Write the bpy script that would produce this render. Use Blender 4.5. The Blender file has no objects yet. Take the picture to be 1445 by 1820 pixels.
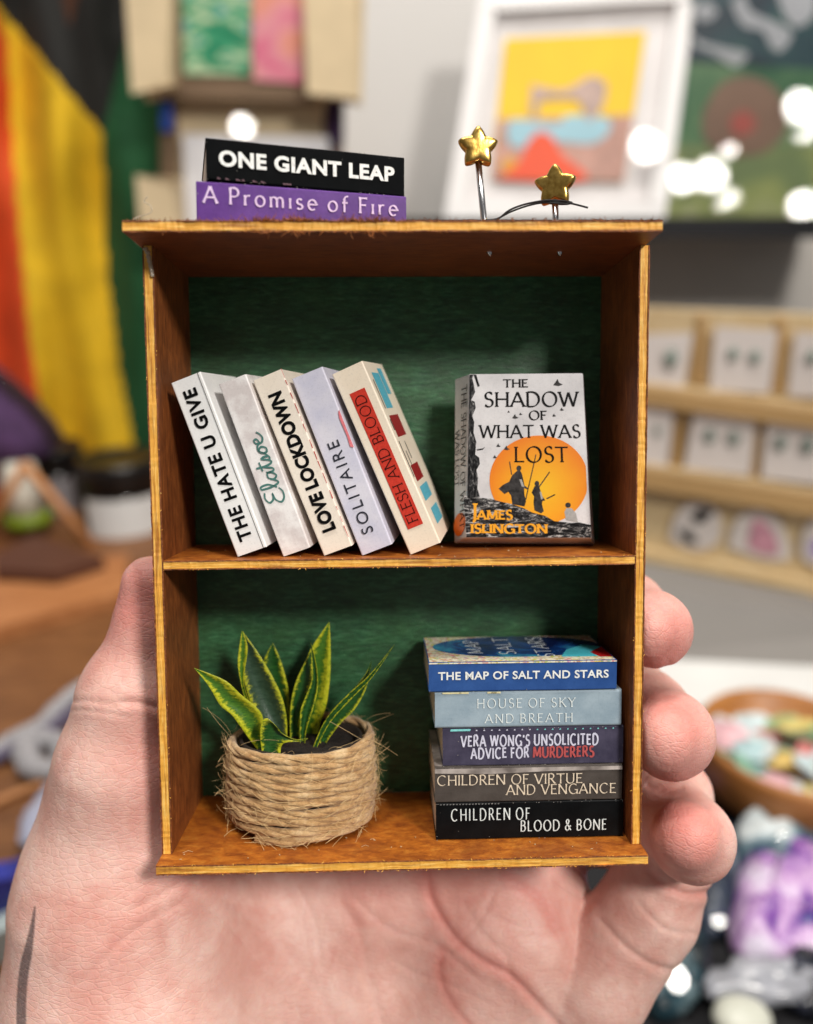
import bpy, math, random
import numpy as np
from mathutils import Vector, Matrix, noise
from mathutils.geometry import tessellate_polygon
random.seed(7); rng = np.random.default_rng(5)
sc = bpy.context.scene
COL = sc.collection
sc.unit_settings.scale_length = 0.01          # one unit is one centimetre

# ------------------------------------------------------------------ camera
F, CX, CY, IW, IH = 1400.0, 722.5, 910.0, 1445.0, 1820.0
CAM = Vector((-.198, -10.144, 5.288))
def rot(rx, ry, rz):
    return Matrix.Rotation(rz, 3, 'Z') @ Matrix.Rotation(rx, 3, 'X') @ Matrix.Rotation(ry, 3, 'Y')
VM = rot(-.076, .008, -.027)                  # the view, in the bookcase's own frame
LEAN = Matrix.Rotation(-.278, 4, 'X')         # the bookcase is held leaning back
cam_d = bpy.data.cameras.new('camera'); cam = bpy.data.objects.new('camera', cam_d); COL.objects.link(cam)
m4 = Matrix.Identity(4)
for i, v in enumerate((VM @ Vector((1,0,0)), VM @ Vector((0,0,1)), VM @ Vector((0,-1,0)))):
    for j in range(3): m4[j][i] = v[j]
m4.translation = CAM
cam.matrix_world = LEAN @ m4
cam_d.sensor_fit = 'HORIZONTAL'; cam_d.sensor_width = 36; cam_d.lens = F/IW*36
cam_d.clip_start = .1; cam_d.clip_end = 1000
cam_d.dof.use_dof = True; cam_d.dof.focus_distance = 10.45; cam_d.dof.aperture_fstop = .0349/(2*.135)
sc.camera = cam
CW = cam.matrix_world.translation.copy()
WVM = LEAN.to_3x3() @ VM

# ------------------------------------------------------------------ world and lamps
w = bpy.data.worlds.new("World"); sc.world = w; w.use_nodes = True
bg = w.node_tree.nodes['Background']; bg.inputs[0].default_value = (1.0, .97, .93, 1); bg.inputs[1].default_value = .18
def lamp(name, pos, target, power, size, col=(1, .95, .88)):
    d = bpy.data.lights.new(name, 'AREA'); d.shape = 'DISK'; d.size = size; d.energy = power; d.color = col
    o = bpy.data.objects.new(name, d); COL.objects.link(o); o.location = pos
    o.rotation_euler = (Vector(target)-Vector(pos)).to_track_quat('-Z', 'Y').to_euler()
    return o
def shelf_dir(az, el, dist):                  # a direction measured from the open front of the bookcase
    v = Vector((math.sin(az)*math.cos(el), -math.cos(az)*math.cos(el), math.sin(el)))*dist
    return LEAN.to_3x3() @ v + Vector((0, 2, 4))
R_ = math.radians
lamp('ceiling_spot', shelf_dir(R_(30), R_(27), 110), (0, 1, 3), 112000, 19)
lamp('ceiling_spot', shelf_dir(R_(-34), R_(68), 120), (0, 1, 3), 34000, 14)
lamp('ceiling_panel', (10, 20, 130), (0, 55, -5), 165000, 90)
sc.view_settings.view_transform = 'Standard'; sc.view_settings.look = 'None'; sc.view_settings.gamma = 1
sc.view_settings.exposure = 0
sc.cycles.use_denoising = True
sc.cycles.max_bounces = 8; sc.cycles.sample_clamp_indirect = 8

# ------------------------------------------------------------------ small tools
def lin(x): x /= 255.; return x/12.92 if x <= .04045 else ((x+.055)/1.055)**2.4
def c(r, g, b): return (lin(r), lin(g), lin(b), 1)
def P(px, py, Y):                             # picture point -> bookcase frame at depth Y
    d = VM @ Vector(((px-CX)/F, 1, -(py-CY)/F)); t = (Y-CAM.y)/d.y
    return CAM + d*t
def PZ(px, py, Z):
    d = VM @ Vector(((px-CX)/F, 1, -(py-CY)/F)); t = (Z-CAM.z)/d.z
    return CAM + d*t
def B(px, py, Y):                             # picture point -> room frame at depth Y
    d = WVM @ Vector(((px-CX)/F, 1, -(py-CY)/F)); return CW + d*((Y-CW.y)/d.y)
def BZ(px, py, Z):
    d = WVM @ Vector(((px-CX)/F, 1, -(py-CY)/F)); return CW + d*((Z-CW.z)/d.z)

class NT:
    def __init__(s, name):
        s.m = bpy.data.materials.new(name); s.m.use_nodes = True; s.t = s.m.node_tree
        s.b = s.t.nodes['Principled BSDF']; s.out = s.t.nodes['Material Output']
    def n(s, typ, **kw):
        o = s.t.nodes.new(typ)
        for k, v in kw.items():
            if k in o.bl_rna.properties: setattr(o, k, v)
            else: o.inputs[k.replace('_', ' ')].default_value = v
        return o
    def l(s, a, b): s.t.links.new(a, b)
    def coord(s, scale=(1,1,1), kind='Object', loc=(0,0,0)):
        tc = s.n('ShaderNodeTexCoord'); mp = s.n('ShaderNodeMapping'); s.l(tc.outputs[kind], mp.inputs[0])
        mp.inputs['Scale'].default_value = scale; mp.inputs['Location'].default_value = loc; return mp.outputs[0]
    def noise(s, vec, scale, detail=4, rough=.55, dist=0):
        o = s.n('ShaderNodeTexNoise'); o.inputs['Scale'].default_value = scale; o.inputs['Detail'].default_value = detail
        o.inputs['Roughness'].default_value = rough; o.inputs['Distortion'].default_value = dist
        s.l(vec, o.inputs['Vector']); return o.outputs['Fac']
    def ramp(s, fac, stops):
        o = s.n('ShaderNodeValToRGB'); e = o.color_ramp.elements
        while len(e) < len(stops): e.new(.5)
        for i, (p, col) in enumerate(stops): e[i].position = p; e[i].color = col
        s.l(fac, o.inputs[0]); return o.outputs[0]
    def mix(s, fac, a, b, mode='MIX'):
        o = s.n('ShaderNodeMix'); o.data_type = 'RGBA'; o.blend_type = mode
        for v, i in ((fac, 0), (a, 6), (b, 7)):
            if hasattr(v, 'links'): s.l(v, o.inputs[i])
            else: o.inputs[i].default_value = v
        return o.outputs[2]
    def math(s, op, a, b=0.0):
        o = s.n('ShaderNodeMath'); o.operation = op
        for v, i in ((a, 0), (b, 1)):
            if hasattr(v, 'links'): s.l(v, o.inputs[i])
            else: o.inputs[i].default_value = v
        return o.outputs[0]
    def col(s, v):
        if hasattr(v, 'links'): s.l(v, s.b.inputs['Base Color'])
        else: s.b.inputs['Base Color'].default_value = v
    def bump(s, h, strength, dist):
        o = s.n('ShaderNodeBump'); o.inputs['Strength'].default_value = strength; o.inputs['Distance'].default_value = dist
        s.l(h, o.inputs['Height']); s.l(o.outputs[0], s.b.inputs['Normal'])
    def set(s, **kw):
        for k, v in kw.items(): s.b.inputs[k.replace('_', ' ')].default_value = v
        return s

def plain(name, col, rough=.5, var=.12, scale=6, bump=0, metal=0, spec=.5):
    t = NT(name); v = t.coord(); f = t.noise(v, scale)
    d = tuple(x*(1-var) for x in col[:3])+(1,); u = tuple(min(1, x*(1+var)) for x in col[:3])+(1,)
    t.col(t.ramp(f, [(.3, d), (.7, u)])); t.set(Roughness=rough, Metallic=metal)
    t.b.inputs['Specular IOR Level'].default_value = spec
    if bump: t.bump(t.noise(v, scale*6), .6, bump)
    return t.m

def wood(name, dark, mid, light, scale=(1,1,1), rough=.5, bump=.004, blot=.5, freq=9):
    t = NT(name); v = t.coord(scale)
    g = t.noise(v, freq, 8, .65, .4); v2 = t.coord(); b2 = t.noise(v2, 1.7, 6, .68, .6)
    base = t.ramp(g, [(.28, dark), (.5, mid), (.72, light)])
    base = t.mix(t.math('MULTIPLY', t.ramp(b2, [(.4, (0,0,0,1)), (.62, (1,1,1,1))]), blot), base, dark)
    fine = t.noise(v, freq*6, 3, .6)
    base = t.mix(.35, base, t.ramp(fine, [(.3, (.45,.45,.45,1)), (.7, (1,1,1,1))]), 'MULTIPLY')
    t.col(base); t.set(Roughness=rough); t.bump(t.math('ADD', g, t.math('MULTIPLY', fine, .6)), .7, bump)
    return t.m

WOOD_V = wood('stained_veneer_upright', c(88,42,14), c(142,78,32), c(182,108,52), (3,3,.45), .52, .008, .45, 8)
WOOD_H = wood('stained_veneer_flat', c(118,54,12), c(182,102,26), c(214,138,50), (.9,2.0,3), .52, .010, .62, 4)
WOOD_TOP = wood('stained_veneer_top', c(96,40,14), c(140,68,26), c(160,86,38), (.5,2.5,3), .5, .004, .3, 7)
def core_mat(name, sc_):
    t = NT(name); v = t.coord(sc_); a = t.noise(v, 3, 6, .7, .2); st = t.noise(v, 1.1, 4, .7)
    b = t.ramp(a, [(.3, c(204,134,38)), (.5, c(232,170,66)), (.68, c(248,206,118))])
    b = t.mix(t.ramp(st, [(.52, (0,0,0,1)), (.66, (.8,.8,.8,1))]), b, c(150,84,22))
    t.col(b); t.set(Roughness=.6); t.bump(a, .8, .01); return t.m
CORE_H = core_mat('plywood_core_flat', (.8, 6, 14)); CORE = core_mat('plywood_core', (14, 6, .8))
BURN = wood('burnt_plywood_edge', c(74,34,10), c(126,66,22), c(184,108,40), (3,3,3), .7, .008, .3, 8)

class MB:
    def __init__(s): s.v = []; s.f = []; s.m = []; s.uv = {}
    def add(s, vs, fs, mi=0):
        k = len(s.v); s.v += [tuple(v) for v in vs]
        for f in fs: s.f.append(tuple(i+k for i in f)); s.m.append(mi)
    def box(s, a, b, mi=0):
        x0,y0,z0 = a; x1,y1,z1 = b
        s.add([(x0,y0,z0),(x1,y0,z0),(x1,y1,z0),(x0,y1,z0),(x0,y0,z1),(x1,y0,z1),(x1,y1,z1),(x0,y1,z1)],
              [(0,3,2,1),(4,5,6,7),(0,1,5,4),(1,2,6,5),(2,3,7,6),(3,0,4,7)], mi)
    def hexa(s, front, back, mi=0):               # two quads (BL, BR, TR, TL)
        s.add(list(front)+list(back), [(0,1,2,3),(7,6,5,4),(0,4,5,1),(1,5,6,2),(2,6,7,3),(3,7,4,0)], mi)
    def tube(s, pts, r, n=6, mi=0, cap=True, flat=1.0):
        pts = [Vector(p) for p in pts]; k0 = len(s.v); N = len(pts)
        t0 = (pts[1]-pts[0]).normalized(); up = t0.orthogonal().normalized()
        for i, p in enumerate(pts):
            t = (pts[min(i+1, N-1)]-pts[max(i-1, 0)]).normalized()
            up = (up - t*up.dot(t)); up = up.normalized() if up.length > 1e-6 else t.orthogonal().normalized()
            sd = t.cross(up); ri = r[i] if hasattr(r, '__len__') else r
            for j in range(n):
                a = 2*math.pi*j/n; s.v.append(tuple(p + up*(ri*math.cos(a)) + sd*(ri*flat*math.sin(a))))
        for i in range(N-1):
            for j in range(n):
                a = k0+i*n+j; b = k0+i*n+(j+1) % n
                s.f.append((a, b, b+n, a+n)); s.m.append(mi)
        if cap:
            s.f.append(tuple(k0+j for j in range(n))[::-1]); s.m.append(mi)
            s.f.append(tuple(k0+(N-1)*n+j for j in range(n))); s.m.append(mi)
    def lathe(s, prof, cen=(0,0,0), n=32, mi=0, sy=1.0, sx=1.0):
        k0 = len(s.v)
        for (r, z) in prof:
            for j in range(n):
                a = 2*math.pi*j/n; s.v.append((cen[0]+r*sx*math.cos(a), cen[1]+r*sy*math.sin(a), cen[2]+z))
        for i in range(len(prof)-1):
            for j in range(n):
                a = k0+i*n+j; b = k0+i*n+(j+1) % n; s.f.append((a, b, b+n, a+n)); s.m.append(mi)
        s.f.append(tuple(k0+j for j in range(n))[::-1]); s.m.append(mi)
        s.f.append(tuple(k0+(len(prof)-1)*n+j for j in range(n))); s.m.append(mi)
    def build(s, name, mats, parent=None, smooth=False, bevel=0, seg=2, sub=0):
        me = bpy.data.meshes.new(name); me.from_pydata(s.v, [], s.f); me.validate()
        if not isinstance(mats, (list, tuple)): mats = [mats]
        for mm in mats: me.materials.append(mm)
        if len(me.polygons) == len(s.m): me.polygons.foreach_set('material_index', s.m)
        if smooth: me.polygons.foreach_set('use_smooth', [True]*len(me.polygons))
        me.update()
        o = bpy.data.objects.new(name, me); COL.objects.link(o)
        if parent is not None: o.parent = parent
        if bevel:
            bm = o.modifiers.new('bevel', 'BEVEL'); bm.width = bevel; bm.segments = seg; bm.limit_method = 'ANGLE'
            bm.harden_normals = False
        if sub:
            sm = o.modifiers.new('sub', 'SUBSURF'); sm.levels = sub; sm.render_levels = sub
        return o
def tag(o, label=None, cat=None, group=None, kind=None):
    for k, v in (('label', label), ('category', cat), ('group', group), ('kind', kind)):
        if v: o[k] = v
    return o
FORE = []                                     # top-level things of the bookcase and hand, built in its frame
def root(name, label, cat, loc=(0,0,0), group=None, fore=True):
    o = bpy.data.objects.new(name, None); COL.objects.link(o); o.location = loc; o.empty_display_size = .3
    tag(o, label, cat, group)
    if fore: FORE.append(o)
    return o

# ------------------------------------------------------------------ lettering: pen strokes laid as thin print
def arc(cx, cy, rx, ry, a0, a1, n=14):
    return [(cx+rx*math.cos(R_(a0+(a1-a0)*i/n)), cy+ry*math.sin(R_(a0+(a1-a0)*i/n))) for i in range(n+1)]
ST = (.08, 0), (.08, 1)
GL = {
 'A': (.84, [[(0.02,0),(.42,1)], [(.42,1),(.82,0)], [(.15,.34),(.69,.34)]], [(0,0),(1,1)]),
 'B': (.64, [[*ST], [(.08,1),(.3,1)]+arc(.3,.77,.22,.23,90,-90)+[(.08,.54)], [(.08,.54),(.32,.54)]+arc(.32,.27,.27,.27,90,-90)+[(.08,0)]], [(0,0),(0,1)]),
 'C': (.86, [arc(.48,.5,.42,.5,48,312,24)], [(0,0)]),
 'D': (.84, [[*ST], [(.08,1),(.32,1)]+arc(.32,.5,.46,.5,90,-90,20)+[(.08,0)]], [(0,0),(0,1)]),
 'E': (.58, [[*ST], [(.08,1),(.55,1)], [(.08,.53),(.48,.53)], [(.08,0),(.57,0)]], [(0,0),(0,1),(1,1),(3,1)]),
 'F': (.54, [[*ST], [(.08,1),(.53,1)], [(.08,.52),(.45,.52)]], [(0,0),(0,1),(1,1)]),
 'G': (.88, [arc(.48,.5,.42,.5,50,330,24), [(.84,.0),(.84,.42)], [(.6,.42),(.84,.42)]], [(0,0),(1,1)]),
 'H': (.82, [[*ST], [(.74,0),(.74,1)], [(.08,.52),(.74,.52)]], [(0,0),(0,1),(1,0),(1,1)]),
 'I': (.16, [[*ST]], [(0,0),(0,1)]),
 'J': (.42, [[(.32,1),(.32,.1)]+arc(.12,.1,.2,.2,0,-80,8)], [(0,0)]),
 'K': (.72, [[*ST], [(.66,1),(.1,.46)], [(.26,.6),(.7,0)]], [(0,0),(0,1),(1,0),(2,1)]),
 'L': (.54, [[*ST], [(.08,0),(.53,0)]], [(0,0),(0,1),(1,1)]),
 'M': (1.0, [[(.08,0),(.13,1)], [(.13,1),(.5,.12)], [(.5,.12),(.87,1)], [(.87,1),(.92,0)]], [(0,0),(0,1),(3,0),(3,1)]),
 'N': (.86, [[*ST], [(.08,1),(.78,0)], [(.78,0),(.78,1)]], [(0,0),(0,1),(2,1)]),
 'O': (.94, [arc(.47,.5,.42,.5,0,360,32)], []),
 'P': (.6, [[*ST], [(.08,1),(.3,1)]+arc(.3,.74,.25,.26,90,-90)+[(.08,.48)]], [(0,0),(0,1)]),
 'R': (.68, [[*ST], [(.08,1),(.3,1)]+arc(.3,.75,.24,.25,90,-90)+[(.08,.5)], [(.3,.5),(.66,0)]], [(0,0),(0,1),(2,1)]),
 'S': (.58, [arc(.3,.76,.21,.24,35,270,16)+arc(.3,.26,.24,.26,90,-145,18)[1:]], [(0,0),(0,1)]),
 'T': (.72, [[(.36,0),(.36,1)], [(.02,1),(.7,1)]], [(0,0),(1,0),(1,1)]),
 'U': (.8, [[(.08,1),(.08,.32)]+arc(.4,.32,.32,.32,180,360,18)+[(.72,1)]], [(0,0),(0,1)]),
 'V': (.8, [[(.02,1),(.4,0)], [(.4,0),(.78,1)]], [(0,0),(1,1)]),
 'W': (1.16, [[(.02,1),(.3,0)], [(.3,0),(.58,.95)], [(.58,.95),(.86,0)], [(.86,0),(1.14,1)]], [(0,0),(3,1)]),
 'Y': (.74, [[(.02,1),(.37,.48)], [(.72,1),(.37,.48)], [(.37,.48),(.37,0)]], [(0,0),(1,0),(2,1)]),
 '&': (.8, [[(.74,.0),(.2,.72)]+arc(.34,.82,.16,.18,200,0,12)+[(.42,.6),(.12,.36)]+arc(.3,.22,.22,.22,170,330,12)+[(.7,.46)]], []),
 "'": (.14, [[(.07,1),(.05,.76)]], []),
 'r': (.4, [[(.08,0),(.08,.62)], arc(.3,.34,.22,.26,165,70,8)], [(0,0)]),
 'o': (.62, [arc(.31,.31,.26,.31,0,360,24)], []),
 'm': (.9, [[(.08,0),(.08,.62)], arc(.26,.42,.18,.2,180,0,10)+[(.44,0)], arc(.62,.42,.18,.2,180,0,10)+[(.8,0)]], [(0,0),(1,1),(2,1)]),
 'i': (.18, [[(.08,0),(.08,.62)]], [(0,0)]),
 's': (.44, [arc(.22,.46,.15,.16,35,270,12)+arc(.22,.15,.17,.15,90,-145,12)[1:]], []),
 'e': (.58, [[(.06,.33),(.52,.33)]+arc(.3,.31,.24,.31,5,310,20)[0:]], []),
 'f': (.4, [[(.16,0),(.16,.74)]+arc(.34,.74,.18,.24,180,70,8), [(.02,.58),(.36,.58)]], [(0,0)]),
}
def stroke_poly(pts, th, contrast, pen, w0=1, w1=1):
    """outline strip of a stroke; returns verts, quads"""
    n = len(pts); vs = []; fs = []
    closed = n > 3 and abs(pts[0][0]-pts[-1][0])+abs(pts[0][1]-pts[-1][1]) < 1e-5
    for i in range(n):
        if closed: a = pts[(i-1) % (n-1)]; b = pts[(i+1) % (n-1)]
        else: a = pts[max(i-1, 0)]; b = pts[min(i+1, n-1)]
        dx, dy = b[0]-a[0], b[1]-a[1]; L = math.hypot(dx, dy) or 1; dx /= L; dy /= L
        k = 1.0
        if 0 < i < n-1:
            ax, ay = pts[i][0]-pts[i-1][0], pts[i][1]-pts[i-1][1]; la = math.hypot(ax, ay) or 1
            k = 1/max(.5, (ax*dx+ay*dy)/la)
        ang = math.atan2(dy, dx)
        w = th*((1-contrast)+contrast*abs(math.sin(ang-pen)))*k
        w *= w0+(w1-w0)*i/max(1, n-1)
        vs += [(pts[i][0]-dy*w/2, pts[i][1]+dx*w/2), (pts[i][0]+dy*w/2, pts[i][1]-dx*w/2)]
    for i in range(n-1): fs.append((2*i, 2*i+1, 2*i+3, 2*i+2))
    return vs, fs
def letter(txt, th=.14, contrast=0., pen=.45, serif=0., space=.16, jitter=0., flare=0., xs=1., seed=1):
    """list of (verts, quads) in text units and the width of the line"""
    rr = random.Random(seed); x = 0; out = []
    for ch in txt:
        if ch == ' ': x += .42*xs; continue
        wd, strokes, ends = GL[ch]; jx = lambda: rr.uniform(-jitter, jitter)
        dy = jx()*.8; sh = jx()
        for si, st in enumerate(strokes):
            jj = [(jx()*.35, jx()*.35) for _ in (0, 1)]
            pts = [((p[0]+sh*(p[1]-.5))*xs+x+jj[0][0]*(1-i/(len(st)))+jj[1][0]*i/len(st), p[1]+dy+jj[0][1]) for i, p in enumerate(st)]
            if len(pts) == 2 and th > 0:        # run bars under the stems a little so that corners close
                (ax, ay), (bx, by) = pts; L = math.hypot(bx-ax, by-ay); e = th*.5
                if abs(by-ay) < .2*L: 
                    e0 = th*.5; pts = [(ax-(e0 if ay in (0, 1) else 0), ay + (-e*(1-contrast*.6) if ay > .95 else e*(1-contrast*.6) if ay < .05 else 0)), (bx, by + (-e*(1-contrast*.6) if by > .95 else e*(1-contrast*.6) if by < .05 else 0))]
            if flare and len(pts) == 2:
                (ax, ay), (bx, by) = pts
                pts = [(ax+(bx-ax)*k, ay+(by-ay)*k) for k in (0, .12, .3, .5, .7, .88, 1)]
                vs, fs = stroke_poly(pts, th, contrast, pen)
                for k, kk in enumerate((1+flare, 1+flare*.35, 1, .93, 1, 1+flare*.35, 1+flare)):
                    a, b = vs[2*k], vs[2*k+1]; mx, my = (a[0]+b[0])/2, (a[1]+b[1])/2
                    vs[2*k] = (mx+(a[0]-mx)*kk, my+(a[1]-my)*kk); vs[2*k+1] = (mx+(b[0]-mx)*kk, my+(b[1]-my)*kk)
            else:
                vs, fs = stroke_poly(pts, th, contrast, pen, 1+jitter*4*(rr.random()-.5), 1+jitter*4*(rr.random()-.5))
            out.append((vs, fs))
        if serif:
            for si, e in ends:
                st = strokes[si]; p = st[0] if e == 0 else st[-1]; q = st[1] if e == 0 else st[-2]
                horiz = abs(p[1]-q[1]) < abs(p[0]-q[0])*.5
                X, Y = p[0]*xs+x, p[1]+dy; h = th*.28+.03
                if ch in 'CGS' or horiz:
                    s_ = -1 if Y > .5 else 1
                    if ch == 'T' : s_ = -1
                    out.append(([(X-h*.6, Y), (X+h*.6, Y), (X+h*.5, Y+s_*serif*1.5), (X-h*.1, Y+s_*serif*1.5)][::s_], [(0,1,2,3)]))
                else:
                    y0 = 0+dy if Y < .5 else 1+dy; s_ = 1 if Y < .5 else -1
                    if ch in 'r i m f'.split(): y0 = Y
                    a = [(X-serif-th/2, y0), (X+serif+th/2, y0), (X+serif+th/2, y0+s_*h*.55), (X+th*.45, y0+s_*h*1.5), (X-th*.45, y0+s_*h*1.5), (X-serif-th/2, y0+s_*h*.55)]
                    out.append((a[::s_], [(0,1,2,3,4,5)]))
        x += (wd+space)*xs
    return out, x-space*xs
def smooth_line(pts, k=6):
    out = []; n = len(pts)
    for i in range(n-1):
        p0, p1, p2, p3 = pts[max(i-1,0)], pts[i], pts[i+1], pts[min(i+2,n-1)]
        for j in range(k):
            t = j/k
            out.append(tuple(.5*((2*b)+(-a+c_)*t+(2*a-5*b+4*c_-d)*t*t+(-a+3*b-3*c_+d)*t**3) for a, b, c_, d in zip(p0, p1, p2, p3)))
    out.append(tuple(pts[-1])); return out

class Sheet:
    """a flat quad in space (BL, BR, TR, TL) that prints are laid on"""
    def __init__(s, bl, br, tr, tl, h=.004):
        s.q = [Vector(p) for p in (bl, br, tr, tl)]; s.h = h
        s.nrm = (s.q[1]-s.q[0]).cross(s.q[3]-s.q[0]).normalized(); s.k = 0
        s.W = (s.q[1]-s.q[0]).length; s.H = (s.q[3]-s.q[0]).length
    def pt(s, u, v, z):
        a, b, c_, d = s.q
        return a*(1-u)*(1-v)+b*u*(1-v)+c_*u*v+d*(1-u)*v + s.nrm*z
    def put(s, mb, shapes, x0, y0, x1, y1, nat_w=1., nat_h=1., mi=0, slope=0.):
        """shapes in text units into the box (fractions)"""
        for i, (vs, fs) in enumerate(shapes):
            z = s.h+.00035*((i+s.k) % 9)
            mb.add([s.pt(x0+(x1-x0)*v[0]/nat_w, y0+(y1-y0)*v[1]/nat_h+slope*v[0]/nat_w, z) for v in vs], fs, mi)
    def poly(s, mb, pts, mi=0, z=None):
        z = s.h if z is None else z
        tr = tessellate_polygon([[Vector((p[0], p[1], 0)) for p in pts]])
        area = sum(pts[i][0]*pts[(i+1) % len(pts)][1]-pts[(i+1) % len(pts)][0]*pts[i][1] for i in range(len(pts)))
        fs = []
        for t in tr:
            a, b, d = (pts[i] for i in t); cr = (b[0]-a[0])*(d[1]-a[1])-(b[1]-a[1])*(d[0]-a[0])
            fs.append(tuple(t) if cr > 0 else tuple(t)[::-1])
        mb.add([s.pt(p[0], p[1], z) for p in pts], fs, mi)
    def text(s, mb, txt, x0, y0, x1, y1, mi=0, slope=0., fit=True, **kw):
        sh, wd = letter(txt, **kw)
        s.put(mb, sh, x0, y0, x1, y1, wd, 1., mi, slope)

# Blender's built-in face for the sans titles, turned into outlines
def font_shapes(txt, offset=0., spacing=1.0):
    cu = bpy.data.curves.new('t', 'FONT'); cu.body = txt; cu.offset = offset; cu.space_character = spacing; cu.resolution_u = 4; cu.fill_mode = 'FRONT'
    o = bpy.data.objects.new('t', cu); COL.objects.link(o)
    dg = bpy.context.evaluated_depsgraph_get(); me = bpy.data.meshes.new_from_object(o.evaluated_get(dg))
    vs = [v.co[:2] for v in me.vertices]; fs = []
    for p in me.polygons:
        i = list(p.vertices); a, b, d = vs[i[0]], vs[i[1]], vs[i[2]]
        n = p.normal.z; fs.append(tuple(i) if n > 0 else tuple(i)[::-1])
    bpy.data.objects.remove(o); bpy.data.curves.remove(cu); bpy.data.meshes.remove(me)
    x0 = min(v[0] for v in vs); x1 = max(v[0] for v in vs); y0 = min(v[1] for v in vs); y1 = max(v[1] for v in vs)
    return [([((v[0]-x0)/(x1-x0), (v[1]-y0)/(y1-y0)) for v in vs], fs)]

# ================================================================== the miniature bookcase
HW, HT, DP, TH, ZS = 3.2, 7.883, 1.777, .135, 3.915
def ply(name, o, L, D, N, lens, parent, face, n=90, fray=.012, layers=(.13, .74, .13), seed=1, raise_front=None, lo=0, hi=0):
    """a three-ply board: o corner, L long axis, D from the seen edge inwards, N thickness; ragged seen edge"""
    o, L, D, N = map(Vector, (o, L, D, N)); r = random.Random(seed); mb = MB(); t0 = 0
    for k, fr in enumerate(layers):
        t1 = t0+fr; vs = []; fs = []; mi = 1 if k == 1 else 0
        for i in range(n+1):
            x = lens[0]*i/n
            j = noise.noise(Vector((x*3, k*7+seed, 0)))*fray*1.3 + r.uniform(-fray, fray)*.3 + (.008 if k == 1 else 0)
            ja = noise.noise(Vector((x*5, k*9+seed, 3)))*fray*.5; jb = noise.noise(Vector((x*5, k*9+seed, 8)))*fray*.5
            j0 = j if k else j+.008*r.random(); 
            a0 = t0*lens[2] + (ja if k == 0 else 0); a1 = t1*lens[2] + (jb if k == 2 else 0)
            for (d, t) in ((j0, a0), (j0+.004, a1), (.03, t1*lens[2]), (lens[1], t1*lens[2]), (lens[1], t0*lens[2]), (.03, t0*lens[2])):
                vs.append(o + L*x + D*d + N*t)
        for i in range(n):
            for q in range(6):
                a = i*6+q; b = i*6+(q+1) % 6
                fs.append((a, a+6, b+6, b))
        mb.add(vs, fs, mi); k0 = len(mb.v)-len(vs)
        mb.f.append(tuple(k0+q for q in range(6))); mb.m.append(1 if k == 1 else 2)
        mb.f.append(tuple(k0+n*6+q for q in range(6))[::-1]); mb.m.append(1 if k == 1 else 2)
        for f in range(len(mb.f)-len(fs)-2, len(mb.f)-2):      # the seen edge of the veneers is burnt
            if k != 1 and (f-(len(mb.f)-len(fs)-2)) % 6 in (0,): mb.m[f] = 2
        t0 = t1
    return mb.build(name, [face, CORE if N.x else CORE_H, BURN], parent)

case = root('miniature_bookcase', 'brown stained plywood miniature bookcase with a green back, held in the hand', 'bookcase')
PAN, PB = .62, .29
# outward normals need no care: all closed shells are rendered two sided
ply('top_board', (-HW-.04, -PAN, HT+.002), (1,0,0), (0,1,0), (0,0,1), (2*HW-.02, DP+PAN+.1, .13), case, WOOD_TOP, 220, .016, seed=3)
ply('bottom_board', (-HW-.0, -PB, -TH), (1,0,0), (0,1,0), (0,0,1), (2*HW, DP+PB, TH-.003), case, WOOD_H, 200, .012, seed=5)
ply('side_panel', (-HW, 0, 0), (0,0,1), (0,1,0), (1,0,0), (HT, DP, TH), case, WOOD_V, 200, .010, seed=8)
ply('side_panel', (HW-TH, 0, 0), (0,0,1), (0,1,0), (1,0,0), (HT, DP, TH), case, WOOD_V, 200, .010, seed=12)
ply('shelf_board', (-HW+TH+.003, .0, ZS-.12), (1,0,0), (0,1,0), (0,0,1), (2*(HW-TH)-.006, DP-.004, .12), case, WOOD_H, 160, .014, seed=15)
t = NT('green_painted_back'); v = t.coord((1.1, 1, 5)); v0 = t.coord()
f1 = t.noise(v, 4, 6, .7, .3); f2 = t.noise(v0, 2.2, 4, .6); f3 = t.noise(t.coord((14, 1, 6)), 5, 4, .7)
g = t.ramp(f1, [(.28, c(20,54,33)), (.5, c(42,96,60)), (.72, c(82,136,94))])
g = t.mix(t.ramp(f2, [(.35, (0,0,0,1)), (.7, (.6,.6,.6,1))]), g, c(44,82,40))
wf = t.noise(t.coord((.7, 1, 2.2), loc=(3, 0, 5)), 1.5, 5, .75, .8); g = t.mix(.55, g, t.ramp(wf, [(.38, (.45,.45,.45,1)), (.5, (.85,.85,.85,1)), (.62, (1.25,1.25,1.25,1))]), 'MULTIPLY')
g = t.mix(.5, g, t.ramp(f3, [(.3, (.5,.5,.5,1)), (.7, (1,1,1,1))]), 'MULTIPLY')
vo = t.n('ShaderNodeTexVoronoi'); vo.inputs['Scale'].default_value = 7; t.l(v0, vo.inputs['Vector'])
spk = t.ramp(vo.outputs['Distance'], [(.03, (1,1,1,1)), (.06, (0,0,0,1))])
g = t.mix(t.math('MULTIPLY', spk, .5), g, c(120,170,110))
t.col(g); t.set(Roughness=.42); t.bump(t.math('ADD', f1, t.math('MULTIPLY', f3, .6)), .7, .012)
mb = MB(); mb.box((-HW+TH-.001, DP-.003, .0), (HW-TH+.001, DP+.1, HT)); mb.build('back_panel', t.m, case)
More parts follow.
